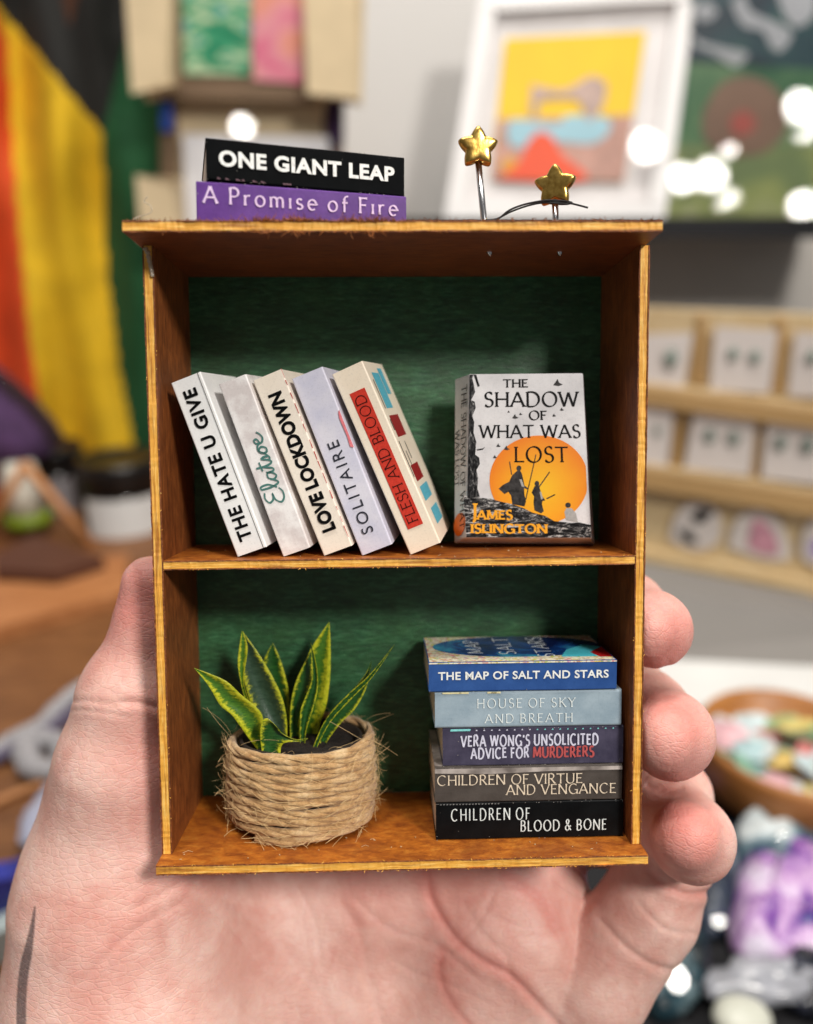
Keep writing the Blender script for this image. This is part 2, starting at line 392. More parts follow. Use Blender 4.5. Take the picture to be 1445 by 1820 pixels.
# frayed splinters along the top edge, dried glue in the corner
mb = MB()
for i in range(620):
    x = random.uniform(-HW, HW) if random.random() < .35 else random.gauss(random.choice((-1.15, -.6, -1.6, -.3, -1.25)), .10)
    if abs(x) > HW: continue
    h = random.uniform(.01, .05)*(2.2 if -2 < x < 0 and random.random() < .4 else 1)
    p = Vector((x, -PAN+random.uniform(-.012, .02), HT+random.choice((.13, .13, .13, .0))+random.uniform(-.004, .004)))
    d = Vector((random.uniform(-.8, .8), random.uniform(-.6, .1), random.uniform(.1, 1) if p.z > HT+.06 else random.uniform(-.5, .1))).normalized()*h
    mb.tube([p-d*.3, p+d*.5, p+d+Vector((random.uniform(-.01,.01),0,random.uniform(-.01,.01)))], [.006, .004, .0015], 3)
tag(mb.build('splinter', plain('splinter_wood', c(150,86,34), .8, .4, 8), case), kind='stuff')
mb = MB()
for i in range(60):
    s_ = random.choice((-1, 1)); x = s_*(HW-random.choice((0, TH))+random.uniform(-.006, .006)); z = random.uniform(.0, HT)
    d = Vector((random.uniform(-1, 1), random.uniform(-.8, .1), random.uniform(-1, 1))).normalized()*random.uniform(.008, .02)
    p = Vector((x, .0, z)); mb.tube([p-d*.3, p+d], [.006, .002], 3)
for i in range(110):
    x = random.uniform(-HW, HW); z = random.choice((0, -TH, ZS, ZS-.12)); yy = -PB if z <= 0 else 0
    if z > 0 and abs(x) > HW-TH: continue
    d = Vector((random.uniform(-1, 1), random.uniform(-.8, .1), random.uniform(-.6, 1))).normalized()*random.uniform(.01, .03)
    p = Vector((x, yy, z)); mb.tube([p-d*.3, p+d], [.006, .002], 3)
tag(mb.build('wood_fibre', CORE, case), kind='stuff')
glue = NT('dried_glue').set(Roughness=.15); glue.set(Transmission_Weight=.55, IOR=1.45); glue.col(c(225,215,195))
mb = MB(); gp_ = [(-3.17,7.86),(-3.13,7.80),(-3.115,7.72),(-3.10,7.64),(-3.085,7.56),(-3.08,7.50)]
mb.tube([(x, -.008, z) for x, z in smooth_line(gp_, 5)], [.02+.022*abs(math.sin(k*.9))*(1-k/34) for k in range(26)], 8, flat=.6)
mb.build('glue_drop', glue.m, case, True)
mb = MB(); q = [P(262, 388, -.5), P(258, 372, -.5), P(266, 360, -.5), P(262, 350, -.5), P(268, 342, -.5)]
mb.tube(smooth_line([tuple(x) for x in (P(236,390,-.55), P(250,384,-.5), P(268,378,-.5), P(268,366,-.5), P(256,358,-.5), P(262,350,-.5))]), .006, 4)
mb.build('glue_thread', glue.m, case, True)

mb = MB()
for i in range(70):                              # specks and lint lying on the boards
    z = random.choice((0, 0, ZS)); p = Vector((random.uniform(-2.95, 2.95), random.uniform(-.22 if z == 0 else .03, 1.5), z+.004))
    a = random.uniform(0, 6.28); L = random.uniform(.008, .03) if i > 10 else random.uniform(.06, .16)
    mb.tube([p, p+Vector((math.cos(a)*L*.5, math.sin(a)*L*.5, .01)), p+Vector((math.cos(a+.5)*L, math.sin(a+.5)*L, .002))], .0045 if i > 10 else .0022, 3)
tag(mb.build('dust_speck', plain('pale_dust', c(206,186,150), .8, .2), case), kind='stuff')
# ================================================================== books
PAPER = plain('page_paper', c(232,222,205), .7, .06, 20, .002)
def inkm(name, col, rough=.5): return plain(name, col, rough, .15, 30, 0, 0, .12)
def cover_mat(name, a, b, scale=2., rough=.4, lo=.35, hi=.65):
    t = NT(name); v = t.coord(); f = t.noise(v, scale, 4, .6)
    sp = t.ramp(t.noise(v, 34, 3, .7), [(.34, (.80,.80,.80,1)), (.46, (1,1,1,1))])
    t.col(t.mix(.5, t.ramp(f, [(lo, a), (hi, b)]), sp, 'MULTIPLY')); t.set(Roughness=rough)
    t.b.inputs['Specular IOR Level'].default_value = .5 if max(a) > .3 and a[0] > .2 else .12
    t.bump(t.noise(v, 12, 5, .6), .35, .006); return t.m
def book(label, M, L, D, T, cov, group, pages=PAPER, seed=1, warp=.0, cat='book', rnd=.03):
    """spine at y=0, x along the spine, z across it"""
    r = random.Random(seed)
    bk = root('book', label, cat, (0,0,0), group); bk.matrix_world = M
    mb = MB(); ct = .016; n = 14; prof = []
    prof.append((D, 0)); 
    for i in range(5): a = R_(90*i/4); prof.append((rnd-rnd*math.sin(a), rnd-rnd*math.cos(a)))
    for i in range(5): a = R_(90*i/4); prof.append((rnd-rnd*math.cos(a), T-rnd+rnd*math.sin(a)))
    prof.append((D, T))
    m = len(prof)
    inner = [(D, ct)]+[(max(ct, y)+.0, min(max(z, ct), T-ct)) for (y, z) in prof[1:-1]]+[(D, T-ct)]
    vs = []; fs = []
    for i in range(n+1):
        x = L*i/n; j = lambda: r.uniform(-.003, .003)
        wob = noise.noise(Vector((x*1.2, seed*3.1, 0)))*.012
        up = warp*(x/L)**2
        for k, (y, z) in enumerate(prof): vs.append((x+(j() if i in (0, n) else 0), y+(wob if y < .1 else 0), z + (up*(y/D) if z > T/2 else 0)))
        for k, (y, z) in enumerate(inner): vs.append((x, y+.0+(wob if y < .1 else 0), z + (up*(y/D) if z > T/2 else 0)))
    w2 = 2*m
    for i in range(n):
        for k in range(m-1):
            a = i*w2+k; fs.append((a, a+w2, a+w2+1, a+1))
            a = i*w2+m+k; fs.append((a, a+1, a+w2+1, a+w2))
        a = i*w2; fs.append((a, a+m, a+m+w2, a+w2)); a = i*w2+m-1; fs.append((a, a+w2, a+m+w2, a+m))
    for i in (0, n):
        for k in range(m-1):
            a = i*w2+k; q = (a, a+1, a+m+1, a+m); fs.append(q if i == 0 else q[::-1])
    mb.add(vs, fs); mb.build('cover', cov, bk)
    mb = MB(); mb.box((.012, ct+.004, ct), (L-.012, D-.012, T-ct)); mb.build('page_block', pages, bk)
    return bk
def frame(o, X, Z):
    X = X.normalized(); Z = (Z-X*Z.dot(X)).normalized(); Y = Z.cross(X)
    M = Matrix.Identity(4)
    for i, v in enumerate((X, Y, Z)):
        for j in range(3): M[j][i] = v[j]
    M.translation = o; return M
def spine(L, T, h=.014): return Sheet((0,0,0), (L,0,0), (L,0,T), (0,0,T), h)
def prn(bk, mats, fn, name='title'):
    mb = MB(); fn(mb); cv = [o for o in bk.children if o.name.startswith('cover')][0]
    o = mb.build(name, mats, cv)
    if name in ('edge_mark', 'red_cover_edge', 'scuff', 'printed_birds'): o['kind'] = 'stuff'
    return o

def prnl(bk, mats, *fns):
    for fn in fns: prn(bk, mats, fn)
def scuffs(bk, S_, seed, n=26):
    r = random.Random(seed)
    def f(mb):
        for i in range(n):
            u = r.random(); v_ = r.choice((.015, .985, .985, r.random())); a = r.uniform(.001, .004); b = r.uniform(.004, .012)
            if r.random() < .25: u = r.choice((.004, .993))
            S_.poly(mb, [(u, v_-b), (u+a, v_-b*.4), (u+a*.7, v_+b), (u-a*.5, v_+b*.3)], 0, .0155)
    prn(bk, SCUF, f, 'scuff')
SCUF = inkm('bare_paper_scuff', c(168,164,158))
# ---- the leaning row
INK = inkm('black_print', c(9,9,10))
G1 = 'books leaning in a row on the upper shelf'
lean = [ # BR, TR, TL pixel corners of each spine
 ((474,964),(356,653),(299,669)), ((551,965.7),(437,658),(384.6,671)), ((626,965.7),(500.5,652.5),(446,668.5)),
 ((697,964),(573,648),(519,675)), ((783,963.5),(644,640.6),(588,665))]
covs = [cover_mat('white_cover', c(240,240,240), c(249,249,248)), cover_mat('marbled_grey_cover', c(222,214,213), c(248,245,244), 2.4, .36, .42, .58),
        cover_mat('cream_cover', c(244,232,216), c(250,240,226)), cover_mat('lilac_cover', c(206,206,226), c(226,224,236)),
        cover_mat('ivory_cover', c(246,230,208), c(250,238,218))]
labs = ['white spined book with black capitals, first of the leaning row beside the left panel',
        'marbled grey book with teal handwriting, second of the leaning row',
        'cream book with heavy black capitals, third in the middle of the leaning row',
        'pale lilac book with thin dark capitals, fourth of the leaning row',
        'ivory book with a red box on its spine, last of the leaning row']
TEAL = inkm('teal_print', c(78,124,118)); RED = inkm('red_print', c(206,62,48)); BLUE = inkm('sky_blue_print', c(92,178,200)); DKB = inkm('dark_brown_print', c(62,22,18))
DARK = inkm('dark_red_print', c(150,38,40)); PINK = inkm('pink_print', c(232,130,138)); SLATE = inkm('slate_print', c(48,50,60))
YB = .2
for i, (br, tr, tl) in enumerate(lean):
    br, tr, tl = (P(*p, YB) for p in (br, tr, tl)); M = frame(br, tr-br, tl-tr)
    L = (tr-br).length; T = min((tl-tr).length, .46)
    M = M @ Matrix.Rotation(R_(-8 if i < 4 else -11), 4, 'X')
    low = min((M @ Vector((0,y,z))).z for y in (0, 1.42) for z in (0, T)); M.translation.z += ZS+.006-low
    bk = book(labs[i], M, L, 1.42, T, covs[i], G1, seed=i+2, rnd=.022); S = spine(L, T)
    if i == 0:
        S2 = S
        def f(mb):
            S.put(mb, font_shapes('THE HATE U GIVE', .028, 1.12), .07, .30, .935, .74)
            mb.add([S.pt(.0, .095, .012), S.pt(1, .085, .012), S.pt(1, .1, .012), S.pt(0, .11, .012)], [(0,1,2,3)])
        prn(bk, INK, f)
    if i == 1:
        E_ = [[(.5,.95),(.3,1.02),(.12,.86),(.2,.62),(.38,.56),(.16,.5),(.02,.26),(.14,.04),(.36,.0),(.52,.14)],
              [(.56,.2),(.74,.6),(.74,1.0),(.64,1.0),(.62,.5),(.68,.08),(.78,.1),(.9,.4)],
              [(1.12,.46),(.96,.46),(.86,.2),(.96,.02),(1.1,.2),(1.14,.46),(1.14,.1),(1.24,.08),(1.36,.5)],
              [(1.4,.9),(1.38,.4),(1.42,.06),(1.52,.06),(1.66,.5)], [(1.24,.62),(1.58,.66)],
              [(1.66,.5),(1.7,.3),(1.66,.04),(1.54,.06)],[(1.68,.06),(1.8,.2),(1.94,.46),(1.84,.3),(1.84,.06),(1.98,.04),(2.06,.28),(1.96,.46),(2.1,.44),(2.2,.3)],
              [(2.18,.24),(2.36,.34),(2.34,.5),(2.22,.44),(2.2,.16),(2.34,.02),(2.5,.1),(2.6,.24)]]
        sh = []
        for st in E_: sh.append(stroke_poly(smooth_line(st, 8), .085, .35, .9))
        prn(bk, TEAL, lambda mb: S.put(mb, sh, .285, .2, .69, .86, 2.6, 1.02))
    if i == 2:
        prn(bk, INK, lambda mb: S.put(mb, font_shapes('LOVE LOCKDOWN', .045, 1.02), .115, .26, .9, .73))
        def f(mb):
            
            a = .05
            while a < .97:
                b = a+random.uniform(.012, .07); S.poly(mb, [(a, -.004), (b, -.004), (b, .006+.022*random.random()), (a, .006+.02*random.random())]); a = b+random.uniform(.004, .05)
        prn(bk, RED, f, 'red_cover_edge')
    if i == 3:
        prn(bk, SLATE, lambda mb: S.put(mb, font_shapes('SOLITAIRE', .0, 1.28), .10, .36, .62, .72))
        def f(mb): S.poly(mb, [(.55, .0), (.76, .0), (.75, .05), (.72, .09), (.62, .07), (.56, .10)])
        prn(bk, PINK, f, 'pink_patch')
    if i == 4:
        def f(mb):
            S.text(mb, 'FLESH AND BLOOD', .15, .34, .85, .66, 0, th=.1, contrast=.5, serif=.055, space=.13)
        prn(bk, RED, lambda mb: S.poly(mb, [(.125,.25), (.875,.25), (.875,.74), (.125,.74)], 0, .010), 'red_title_box'); prn(bk, DKB, f)
        C = Sheet((L,0,0), (0,0,0), (0,1.42,0), (L,1.42,0), .004); C = Sheet((0,1.42,0), (L,1.42,0), (L,0,0), (0,0,0), .004)
        def f(mb):
            for (u0, u1, v0, v1, m) in ((.74,.94,.45,.80,0), (.58,.70,.35,.85,1), (.33,.42,.4,.85,1), (.22,.30,.35,.85,0), (.08,.17,.3,.75,0), (.82,.97,.2,.42,0)):
                C.poly(mb, [(u0, v0), (u1, v0), (u1, v1), (u0, v1)], m)
            for (u0, u1, v0) in ((.62,.68,.87), (.36,.56,.9), (.74,.9,.86), (.42,.5,.75), (.45,.55,.6)):
                C.poly(mb, [(u0, v0), (u1, v0), (u1, v0+.025), (u0, v0+.025)], 2)
        prn(bk, [BLUE, DARK, INK], f, 'cover_picture')

# ---- the upright one showing its cover
bk = root('book', 'white book standing face out with a large orange sun on its cover', 'book')
YF, YK = .72, 1.15
fq = [P(828,956,YF), P(1050.7,956.6,YF), P(1036,663,YF+.05), P(834,664.6,YF+.05)]
kq = [P(807,974,YK), P(1057,977,YK), P(1037,667,YK+.06), P(808,674,YK+.06)]
dz = ZS+.004-min(p.z for p in kq); kq[0].z += dz; kq[1].z += dz
CW_ = cover_mat('white_grey_cover', c(205,203,206), c(238,236,238), 1.2, .3)
mb = MB(); mb.hexa(fq, kq); o = mb.build('cover', CW_, bk, bevel=.02)
mb = MB(); q2 = [a*.97+b*.03 for a, b in zip(kq, (kq[2], kq[3], kq[0], kq[1]))]; bb = [p+Vector((0,.1,0)) for p in q2]
mb.hexa([p+Vector((0,.0015,0)) for p in q2], bb); mb.build('page_block', PAPER, bk)
S = Sheet(*fq, h=.006); ORG = NT('orange_print'); v = ORG.coord()

sc0 = S.pt(.60, .30, 0); mp_ = ORG.n('ShaderNodeMapping'); mp_.inputs['Location'].default_value = tuple(-sc0); tc0 = ORG.n('ShaderNodeTexCoord'); ORG.l(tc0.outputs['Object'], mp_.inputs[0])
ln = ORG.n('ShaderNodeVectorMath', operation='LENGTH'); ORG.l(mp_.outputs[0], ln.inputs[0])
ORG.col(ORG.ramp(ORG.math('ADD', ln.outputs['Value'], ORG.math('MULTIPLY', ORG.noise(v, 4, 3), .15)), [(.10, c(252,196,34)), (.48, c(250,168,24)), (.95, c(240,112,20))])); ORG.set(Roughness=.35); ORG = ORG.m
RK = NT('engraved_rock_print'); v = RK.coord((1, 1, 3.2)); RK.col(RK.ramp(RK.noise(v, 4.6, 8, .8, 1.4), [(.46, c(14,14,16)), (.53, c(70,70,72)), (.6, c(206,204,202))])); RK.set(Roughness=.5); RK.b.inputs['Specular IOR Level'].default_value = .12; RK = RK.m
TW = NT('engraved_tower_print'); v = TW.coord((5, 1, 1.6)); TW.col(TW.ramp(TW.noise(v, 4.2, 8, .8, 1.2), [(.48, c(16,16,18)), (.57, c(74,74,76)), (.66, c(206,204,202))])); TW.set(Roughness=.5); TW.b.inputs['Specular IOR Level'].default_value = .12; TW = TW.m
GR = plain('engraved_grey_print', c(58,56,56), .5, .6, 16, 0, 0, .12); LG = inkm('light_grey_print', c(176,174,172)); GOLDP = inkm('amber_print', c(252,172,50))
def uv(x, y):                                   # zoomed picture coordinates of the cover -> fractions
    v_ = 1-(y-122)/1058.; x0 = 172+(195-172)*v_; x1 = 978+(925-978)*v_; return ((x-x0)/(x1-x0), v_)
def ell(cx_, cy_, rx, ry, n=40, a0=0, a1=360): return [uv(cx_+rx*math.cos(R_(a0+(a1-a0)*i/n)), cy_-ry*math.sin(R_(a0+(a1-a0)*i/n))) for i in range(n)]
def sun(mb):
    pts = ell(642, 806, 318, 288, 60); pts = [(min(u, .985), v_) for u, v_ in pts]
    S.poly(mb, pts, 0, .0045)
prn(bk, ORG, sun, 'sun_disc')
def rocks(mb):
    top = [(158,905),(240,915),(330,925),(400,945),(470,960),(540,985),(600,1015),(680,1035),(740,1070),(800,1075),(850,1082),(900,1078),(978,1095)]
    S.poly(mb, [uv(*p) for p in top]+[(.998,.004), (.004,.004)], 0, .0055)
prn(bk, RK, rocks, 'rocky_ground')
def tower(mb):
    rt = [(196,925),(262,912),(246,860),(250,790),(240,740),(262,700),(258,660),(232,640),(240,560),(222,500),(226,430),(214,390),(236,340),(230,300),(206,290),(232,240),(224,190),(214,150),(222,126)]
    S.poly(mb, [(.004, .25)]+[uv(*p) for p in rt]+[(.004,.995)], 0, .0055)
    S.poly(mb, [uv(*p) for p in ((222,126),(240,128),(252,170),(262,200),(250,205),(238,170))], 0, .0057)
    S.poly(mb, [uv(*p) for p in ((240,605),(280,600),(296,590),(282,608),(246,614))], 0, .0057)
prn(bk, TW, tower, 'dark_tower')
def fig_a(mb):
    # a cloaked figure with a staff, a second one behind it, and one sitting: plain generic silhouettes
    S.poly(mb, [uv(*p) for p in ((500,745),(520,742),(532,765),(540,800),(548,840),(575,858),(570,866),(545,856),(548,900),(558,940),(548,975),(470,960),(462,905),(445,880),(420,895),(382,860),(410,835),(450,815),(468,775))], 0, .0064)
    S.poly(mb, ell(512, 728, 16, 18, 14), 0, .0066)
def fig_b(mb):
    S.poly(mb, [uv(*p) for p in ((612,845),(640,838),(650,870),(660,905),(682,935),(664,940),(660,960),(672,1005),(655,1020),(612,1000),(606,950),(610,910),(594,885))], 0, .0064)
    S.poly(mb, ell(628, 828, 15, 19, 14), 0, .0066)
def fig_c(mb):
    S.poly(mb, ell(828, 966, 18, 17, 14), 0, .0066)
def spear(mb, a, b):
        vs, fs = stroke_poly([uv(*a), uv(*b)], .008, 0, 0); mb.add([S.pt(x[0], x[1], .0061) for x in vs], fs)
def birds(mb):
    for (x, y, s_) in ((765,185,30), (490,398,20), (525,380,11), (740,390,13), (790,352,14), (448,365,9), (382,582,15), (435,600,20), (360,655,14)):
        S.poly(mb, [uv(x-s_, y+s_*.4), uv(x-s_*.1, y-s_*.9), uv(x+s_*.2, y-s_*.1), uv(x+s_, y+s_*.3), uv(x+s_*.1, y+s_*.6)], 0, .0064)
for fg, nm in ((fig_a, 'cloaked_figure'), (fig_b, 'second_figure'), (fig_c, 'sitting_figure_head'), (birds, 'printed_birds')): prn(bk, GR, fg, nm)
for sp_ in (((622,640),(556,930)), ((710,752),(634,860)), ((452,685),(466,770)), ((745,898),(690,925))): prn(bk, GR, lambda mb: spear(mb, *sp_), 'printed_spear')
prn(bk, LG, lambda mb: (S.poly(mb, [uv(*p) for p in ((805,1010),(818,985),(850,985),(880,1020),(892,1078),(815,1062))], 0, .0062), S.poly(mb, [uv(*p) for p in ((515,800),(530,800),(548,850),(530,845))], 0, .0066), S.poly(mb, [uv(*p) for p in ((645,880),(655,880),(668,925),(655,930))], 0, .0066)), 'pale_figure')
def txt(mb):
    for s_, x0, x1, yt, yb, th in (('THE',415,570,158,210,.12), ('SHADOW',290,890,240,333,.1), ('OF',578,690,360,418,.12), ('WHAT WAS',262,905,450,533,.1), ('LOST',485,825,590,690,.1)):
        (u0, v1), (u1, _), (_, v0) = uv(x0, yt), uv(x1, yt), uv(x0, yb)
        S.h = .0072; S.text(mb, s_, u0, v0, u1, v1, 0, th=th*1.35, contrast=.5, serif=.05, space=.13)
prn(bk, INK, txt)
def txt2(mb):
    S.h = .0072
    for s_, x0, x1, yt, yb in (('J',205,240,955,1065), ('AMES',245,468,1000,1060), ('ISLINGTON',207,692,1090,1148)):
        (u0, v1), (u1, _), (_, v0) = uv(x0, yt), uv(x1, yt), uv(x0, yb)
        S.text(mb, s_, u0, v0, u1, v1, 0, th=.23, contrast=.35, serif=.08, space=.12)
prn(bk, GOLDP, txt2, 'author_name')
SP = Sheet(kq[3], fq[3], fq[0], kq[0], h=.005)     # the spine: reads downwards
SP = Sheet(kq[3], kq[0], fq[0], fq[3], h=.012)
def f(mb):
    SP.nrm = -SP.nrm if SP.nrm.x > 0 else SP.nrm
    def side(txt, u0, u1, v0, v1, th=.11):
        sh, wd = letter(txt, th=th, contrast=.5, serif=.05, space=.12)
        for k, (vs, fs) in enumerate(sh): mb.add([SP.pt(u0+(u1-u0)*x/wd, v0+(v1-v0)*y, SP.h+.0003*(k % 8)) for x, y in vs], [q[::-1] for q in fs], 0)
    side('THE SHADOW OF WHAT', .06, .93, .55, .9); side('WAS LOST', .32, .66, .12, .42)
prn(bk, INK, f)
prn(bk, ORG, lambda mb: SP.poly(mb, [(min(.97, .9+.07*math.cos(R_(a))), .5+.48*math.sin(R_(a))) for a in range(0, 360, 15)], 0, .009), 'spine_sun')

# ---- the lower stack
G2 = 'books stacked flat on the bottom board'
stack = [ # TL TR BL BR
 ((773,1424),(1105,1418),(775,1488),(1107,1482), 'black book with thin white capitals at the very bottom of the stack', (c(7,9,11), c(16,18,20)), 1.45),
 ((772,1362),(1104,1356),(773,1422),(1105,1416.5), 'brownish grey book with cream capitals, second from the bottom of the stack', (c(70,64,60), c(84,78,74)), 1.45),
 ((784,1293),(1105.4,1290),(787,1357),(1107,1353.5), 'dusky violet book with white and red hand lettering in the middle of the stack', (c(58,55,74), c(78,74,94)), 1.4),
 ((770,1228),(1103,1226),(773,1290),(1104,1286), 'pale grey blue book with faint white capitals, second from the top of the stack', (c(138,158,172), c(158,176,188)), 1.42),
 ((761,1172),(1097,1172),(762,1225),(1096,1222), 'blue book with bold white capitals on top of the stack beneath the shelf', (c(42,76,136), c(52,88,150)), 1.42)]
WHITE = inkm('white_print', c(228,230,228)); CREAM = inkm('cream_print', c(222,206,184)); PALE = inkm('pale_print', c(222,230,230)); LAV = inkm('lavender_print', c(206,206,224)); ROSE = inkm('rose_print', c(178,84,84)); AQUA = inkm('aqua_print', c(130,206,206))
YS = [.22, .22, .24, .22, .20]
books_top = None
for i, (tl, tr, bl, br, lab, (ca, cb), dep) in enumerate(stack):
    a, b, d, e = (P(*p, YS[i]) for p in (bl, br, tl, tr)); L = (b-a).length; T = (d-a).length*.985
    zb = [P(*q[2], YS[k]).z for k, q in enumerate(stack)]; a.z = .004+zb[i]-zb[0]; X = b-a; X.z = 0
    T = (zb[i+1]-zb[i] if i < 4 else T+.006)-.006
    M = frame(a, X, Vector((0,0,1)))
    bk = book(lab, M, L, dep, T, cover_mat('book_cover', ca, cb, 3), G2, seed=30+i, warp=0 if i != 4 else 0, rnd=.02 if i != 3 else .035)
    S = spine(L, T); S.h = .013
    if i in (0, 1, 2, 4): scuffs(bk, S, i+5, 34 if i != 4 else 16)
    if i == 0:
        prnl(bk, PALE, lambda mb: S.text(mb, 'CHILDREN OF', .08, .53, .5, .85, 0, th=.09, contrast=.4, jitter=.03, xs=.6, space=.34), lambda mb: S.text(mb, 'BLOOD & BONE', .45, .21, .91, .50, 0, th=.09, contrast=.35, jitter=.025, xs=.6, space=.24))
        prn(bk, inkm('grey_fleck', c(120,120,120)), lambda mb: [S.poly(mb, [(u, .96), (u+.008, .955), (u+.012, .985), (u+.004, .985)]) for u in np.arange(.02, .34, .017)], 'edge_mark')
    if i == 1:
        prnl(bk, CREAM, lambda mb: S.text(mb, 'CHILDREN OF VIRTUE', .012, .5, .785, .78, 0, th=.12, contrast=.6, serif=.035, flare=.4, slope=0), lambda mb: S.text(mb, 'AND VENGANCE', .38, .2, .965, .48, 0, th=.12, contrast=.6, serif=.035, flare=.4))
        TP = NT('pale_band'); v = TP.coord(); TP.col(TP.ramp(TP.noise(v, 2.6, 3), [(.35, c(110,102,98)), (.65, c(196,186,180))])); TP.set(Roughness=.35)
        prn(bk, TP.m, lambda mb: S.poly(mb, [(0,.84),(.3,.80),(.6,.85),(1,.86),(1,.965),(0,.965)], 0, .011), 'pale_band')
        C = Sheet((0,0,T), (L,0,T), (L,dep,T), (0,dep,T), .004)
        prn(bk, TP.m, lambda mb: C.poly(mb, [(0,.02),(1,.02),(1,1),(0,1)]), 'cover_picture')
    if i == 2:
        prnl(bk, [LAV, ROSE], lambda mb: S.text(mb, "VERA WONG'S UNSOLICITED", .1, .52, .86, .81, 0, th=.17, jitter=.035, xs=.72, space=.22, contrast=.2), lambda mb: S.text(mb, 'ADVICE FOR', .155, .2, .475, .48, 0, th=.17, jitter=.035, xs=.72, space=.22, contrast=.2, seed=4), lambda mb: S.text(mb, 'MURDERERS', .5, .2, .835, .48, 1, th=.17, jitter=.035, xs=.66, space=.2, contrast=.2, seed=6))
        prn(bk, [AQUA, LAV], lambda mb: (S.poly(mb, [(.04,.93),(.15,.93),(.155,.985),(.045,.985)]), [S.poly(mb, [(u,.93),(u+.012,.93),(u+.008,.97)], int(u < .5)) for u in np.arange(.18, .95, .042)]), 'edge_mark')
    if i == 3:
        prnl(bk, PALE, lambda mb: S.text(mb, 'HOUSE OF SKY', .225, .55, .75, .8, 0, th=.11, contrast=.6, serif=.05, space=.3), lambda mb: S.text(mb, 'AND BREATH', .267, .14, .737, .38, 0, th=.11, contrast=.6, serif=.05, space=.3))
        prn(bk, inkm('cream_edge', c(216,206,160)), lambda mb: [S.poly(mb, [(u,.95),(u+.05,.945),(u+.05,.99),(u,.99)]) for u in (.04,.09,.13,.28,.3)], 'edge_mark')
    if i == 4:
        prn(bk, WHITE, lambda mb: S.put(mb, font_shapes('THE MAP OF SALT AND STARS', .022, 1.06), .05, .41, .955, .69))
        C = Sheet((0,0,T), (L,0,T), (L,dep,T), (0,dep,T), .004)
        PT = NT('patterned_border'); v = PT.coord(); vo = PT.n('ShaderNodeTexVoronoi'); vo.inputs['Scale'].default_value = 14; PT.l(v, vo.inputs['Vector'])
        PT.col(PT.mix(PT.ramp(PT.noise(v, 18, 2), [(.45, (0,0,0,1)), (.55, (1,1,1,1))]), c(236,230,206), PT.mix(.6, vo.outputs['Color'], c(214,170,70)))); PT.set(Roughness=.35)
        SEA = NT('blue_sea_print'); v = SEA.coord(); SEA.col(SEA.ramp(SEA.noise(v, 1.6, 5, .6, .6), [(.40, c(12,26,78)), (.54, c(20,66,140)), (.68, c(60,160,196))])); SEA.set(Roughness=.22)
        prn(bk, PT.m, lambda mb: (C.poly(mb, [(.005,.02),(.995,.02),(.995,1),(.005,1)], 0, .003), S.poly(mb, [(.002,.955),(.998,.955),(.998,1.0),(.002,1.0)], 0, .008)), 'patterned_border')
        prn(bk, SEA.m, lambda mb: C.poly(mb, [(.05+.02*0+ .5+.48*math.cos(R_(a))-.03, .58+.42*math.sin(R_(a))) for a in range(0, 360, 8)]+[], 0, .0045), 'blue_shape')
        prn(bk, [inkm('deep_red', c(170,26,30)), inkm('bright_cyan', c(80,196,214))], lambda mb: (C.poly(mb, [(.93,.12),(.995,.12),(.995,.5),(.9,.3)], 0, .006), C.poly(mb, [(.72,.14),(.92,.14),(.9,.3),(.99,.5),(.9,.6),(.78,.4)], 1, .0055)), 'bright_corner')
        def f(mb):                                # runs into the depth of the cover
            for s_, u0, u1, v0, v1 in (('MAP',.225,.31,.3,.82), ('SALT',.4,.49,.25,.9), ('STARS',.6,.69,.14,.92)):
                sh, wd = letter(s_, th=.1, contrast=.5)
                for k, (vs, fs) in enumerate(sh): mb.add([C.pt(u1-(u1-u0)*y, v0+(v1-v0)*x/wd, .008+.0003*(k % 8)) for x, y in vs], fs)
        prn(bk, PALE, f, 'cover_title')

# ---- the two on top
TOPZ = HT+.134
def top_book(lab, tl, tr, bl, br, Yl, Yr, cov, z, dep, T):
    a, b = P(*bl, Yl), P(*br, Yr); X = b-a; X.z = 0; L = X.length; a.z = z
    M = frame(a, X, Vector((0,0,1))); return book(lab, M, L, dep, T, cov, 'books lying on the top board', seed=int(z*10), rnd=.03), L, T
PUR = cover_mat('purple_cover', c(84,46,122), c(98,58,138), 3)
bp_, L, T = top_book('purple book with pale lettering lying flat on the top board', 0, 0, (350,392), (722,397), -.42, .15, PUR, TOPZ+.004, 1.6, .515)
S = spine(L, T); S.h = .016
LIL = inkm('lilac_print', c(214,190,224))
scuffs(bp_, S, 78, 14)
prn(bp_, LIL, lambda mb: S.text(mb, 'A Promise of Fire', .03, .5, .955, .88, 0, th=.13, contrast=.4, flare=.5, space=.26))
BLK = cover_mat('black_cover', c(4,6,8), c(9,11,13), 3, .55); BLK.node_tree.nodes['Principled BSDF'].inputs['Specular IOR Level'].default_value = .03
bb_, L, T = top_book('black book with heavy white capitals lying on the purple one', 0, 0, (367,322), (719,342), -.40, .22, BLK, TOPZ+.53, 1.55, .50)
bb_.matrix_world = bb_.matrix_world @ Matrix.Rotation(R_(.1), 4, 'Y')
S = spine(L, T); S.h = .016
scuffs(bb_, S, 77, 40)
prn(bb_, WHITE, lambda mb: S.put(mb, font_shapes('ONE GIANT LEAP', .04, 1.08), .06, .34, .945, .72))
prn(bb_, inkm('dull_fleck', c(96,70,80)), lambda mb: [S.poly(mb, [(u, .035), (u+random.uniform(.01,.03), .035), (u+.01, .075), (u, .08)]) for u in (.05,.09,.14,.17,.22,.26,.37,.385,.40)], 'edge_mark')

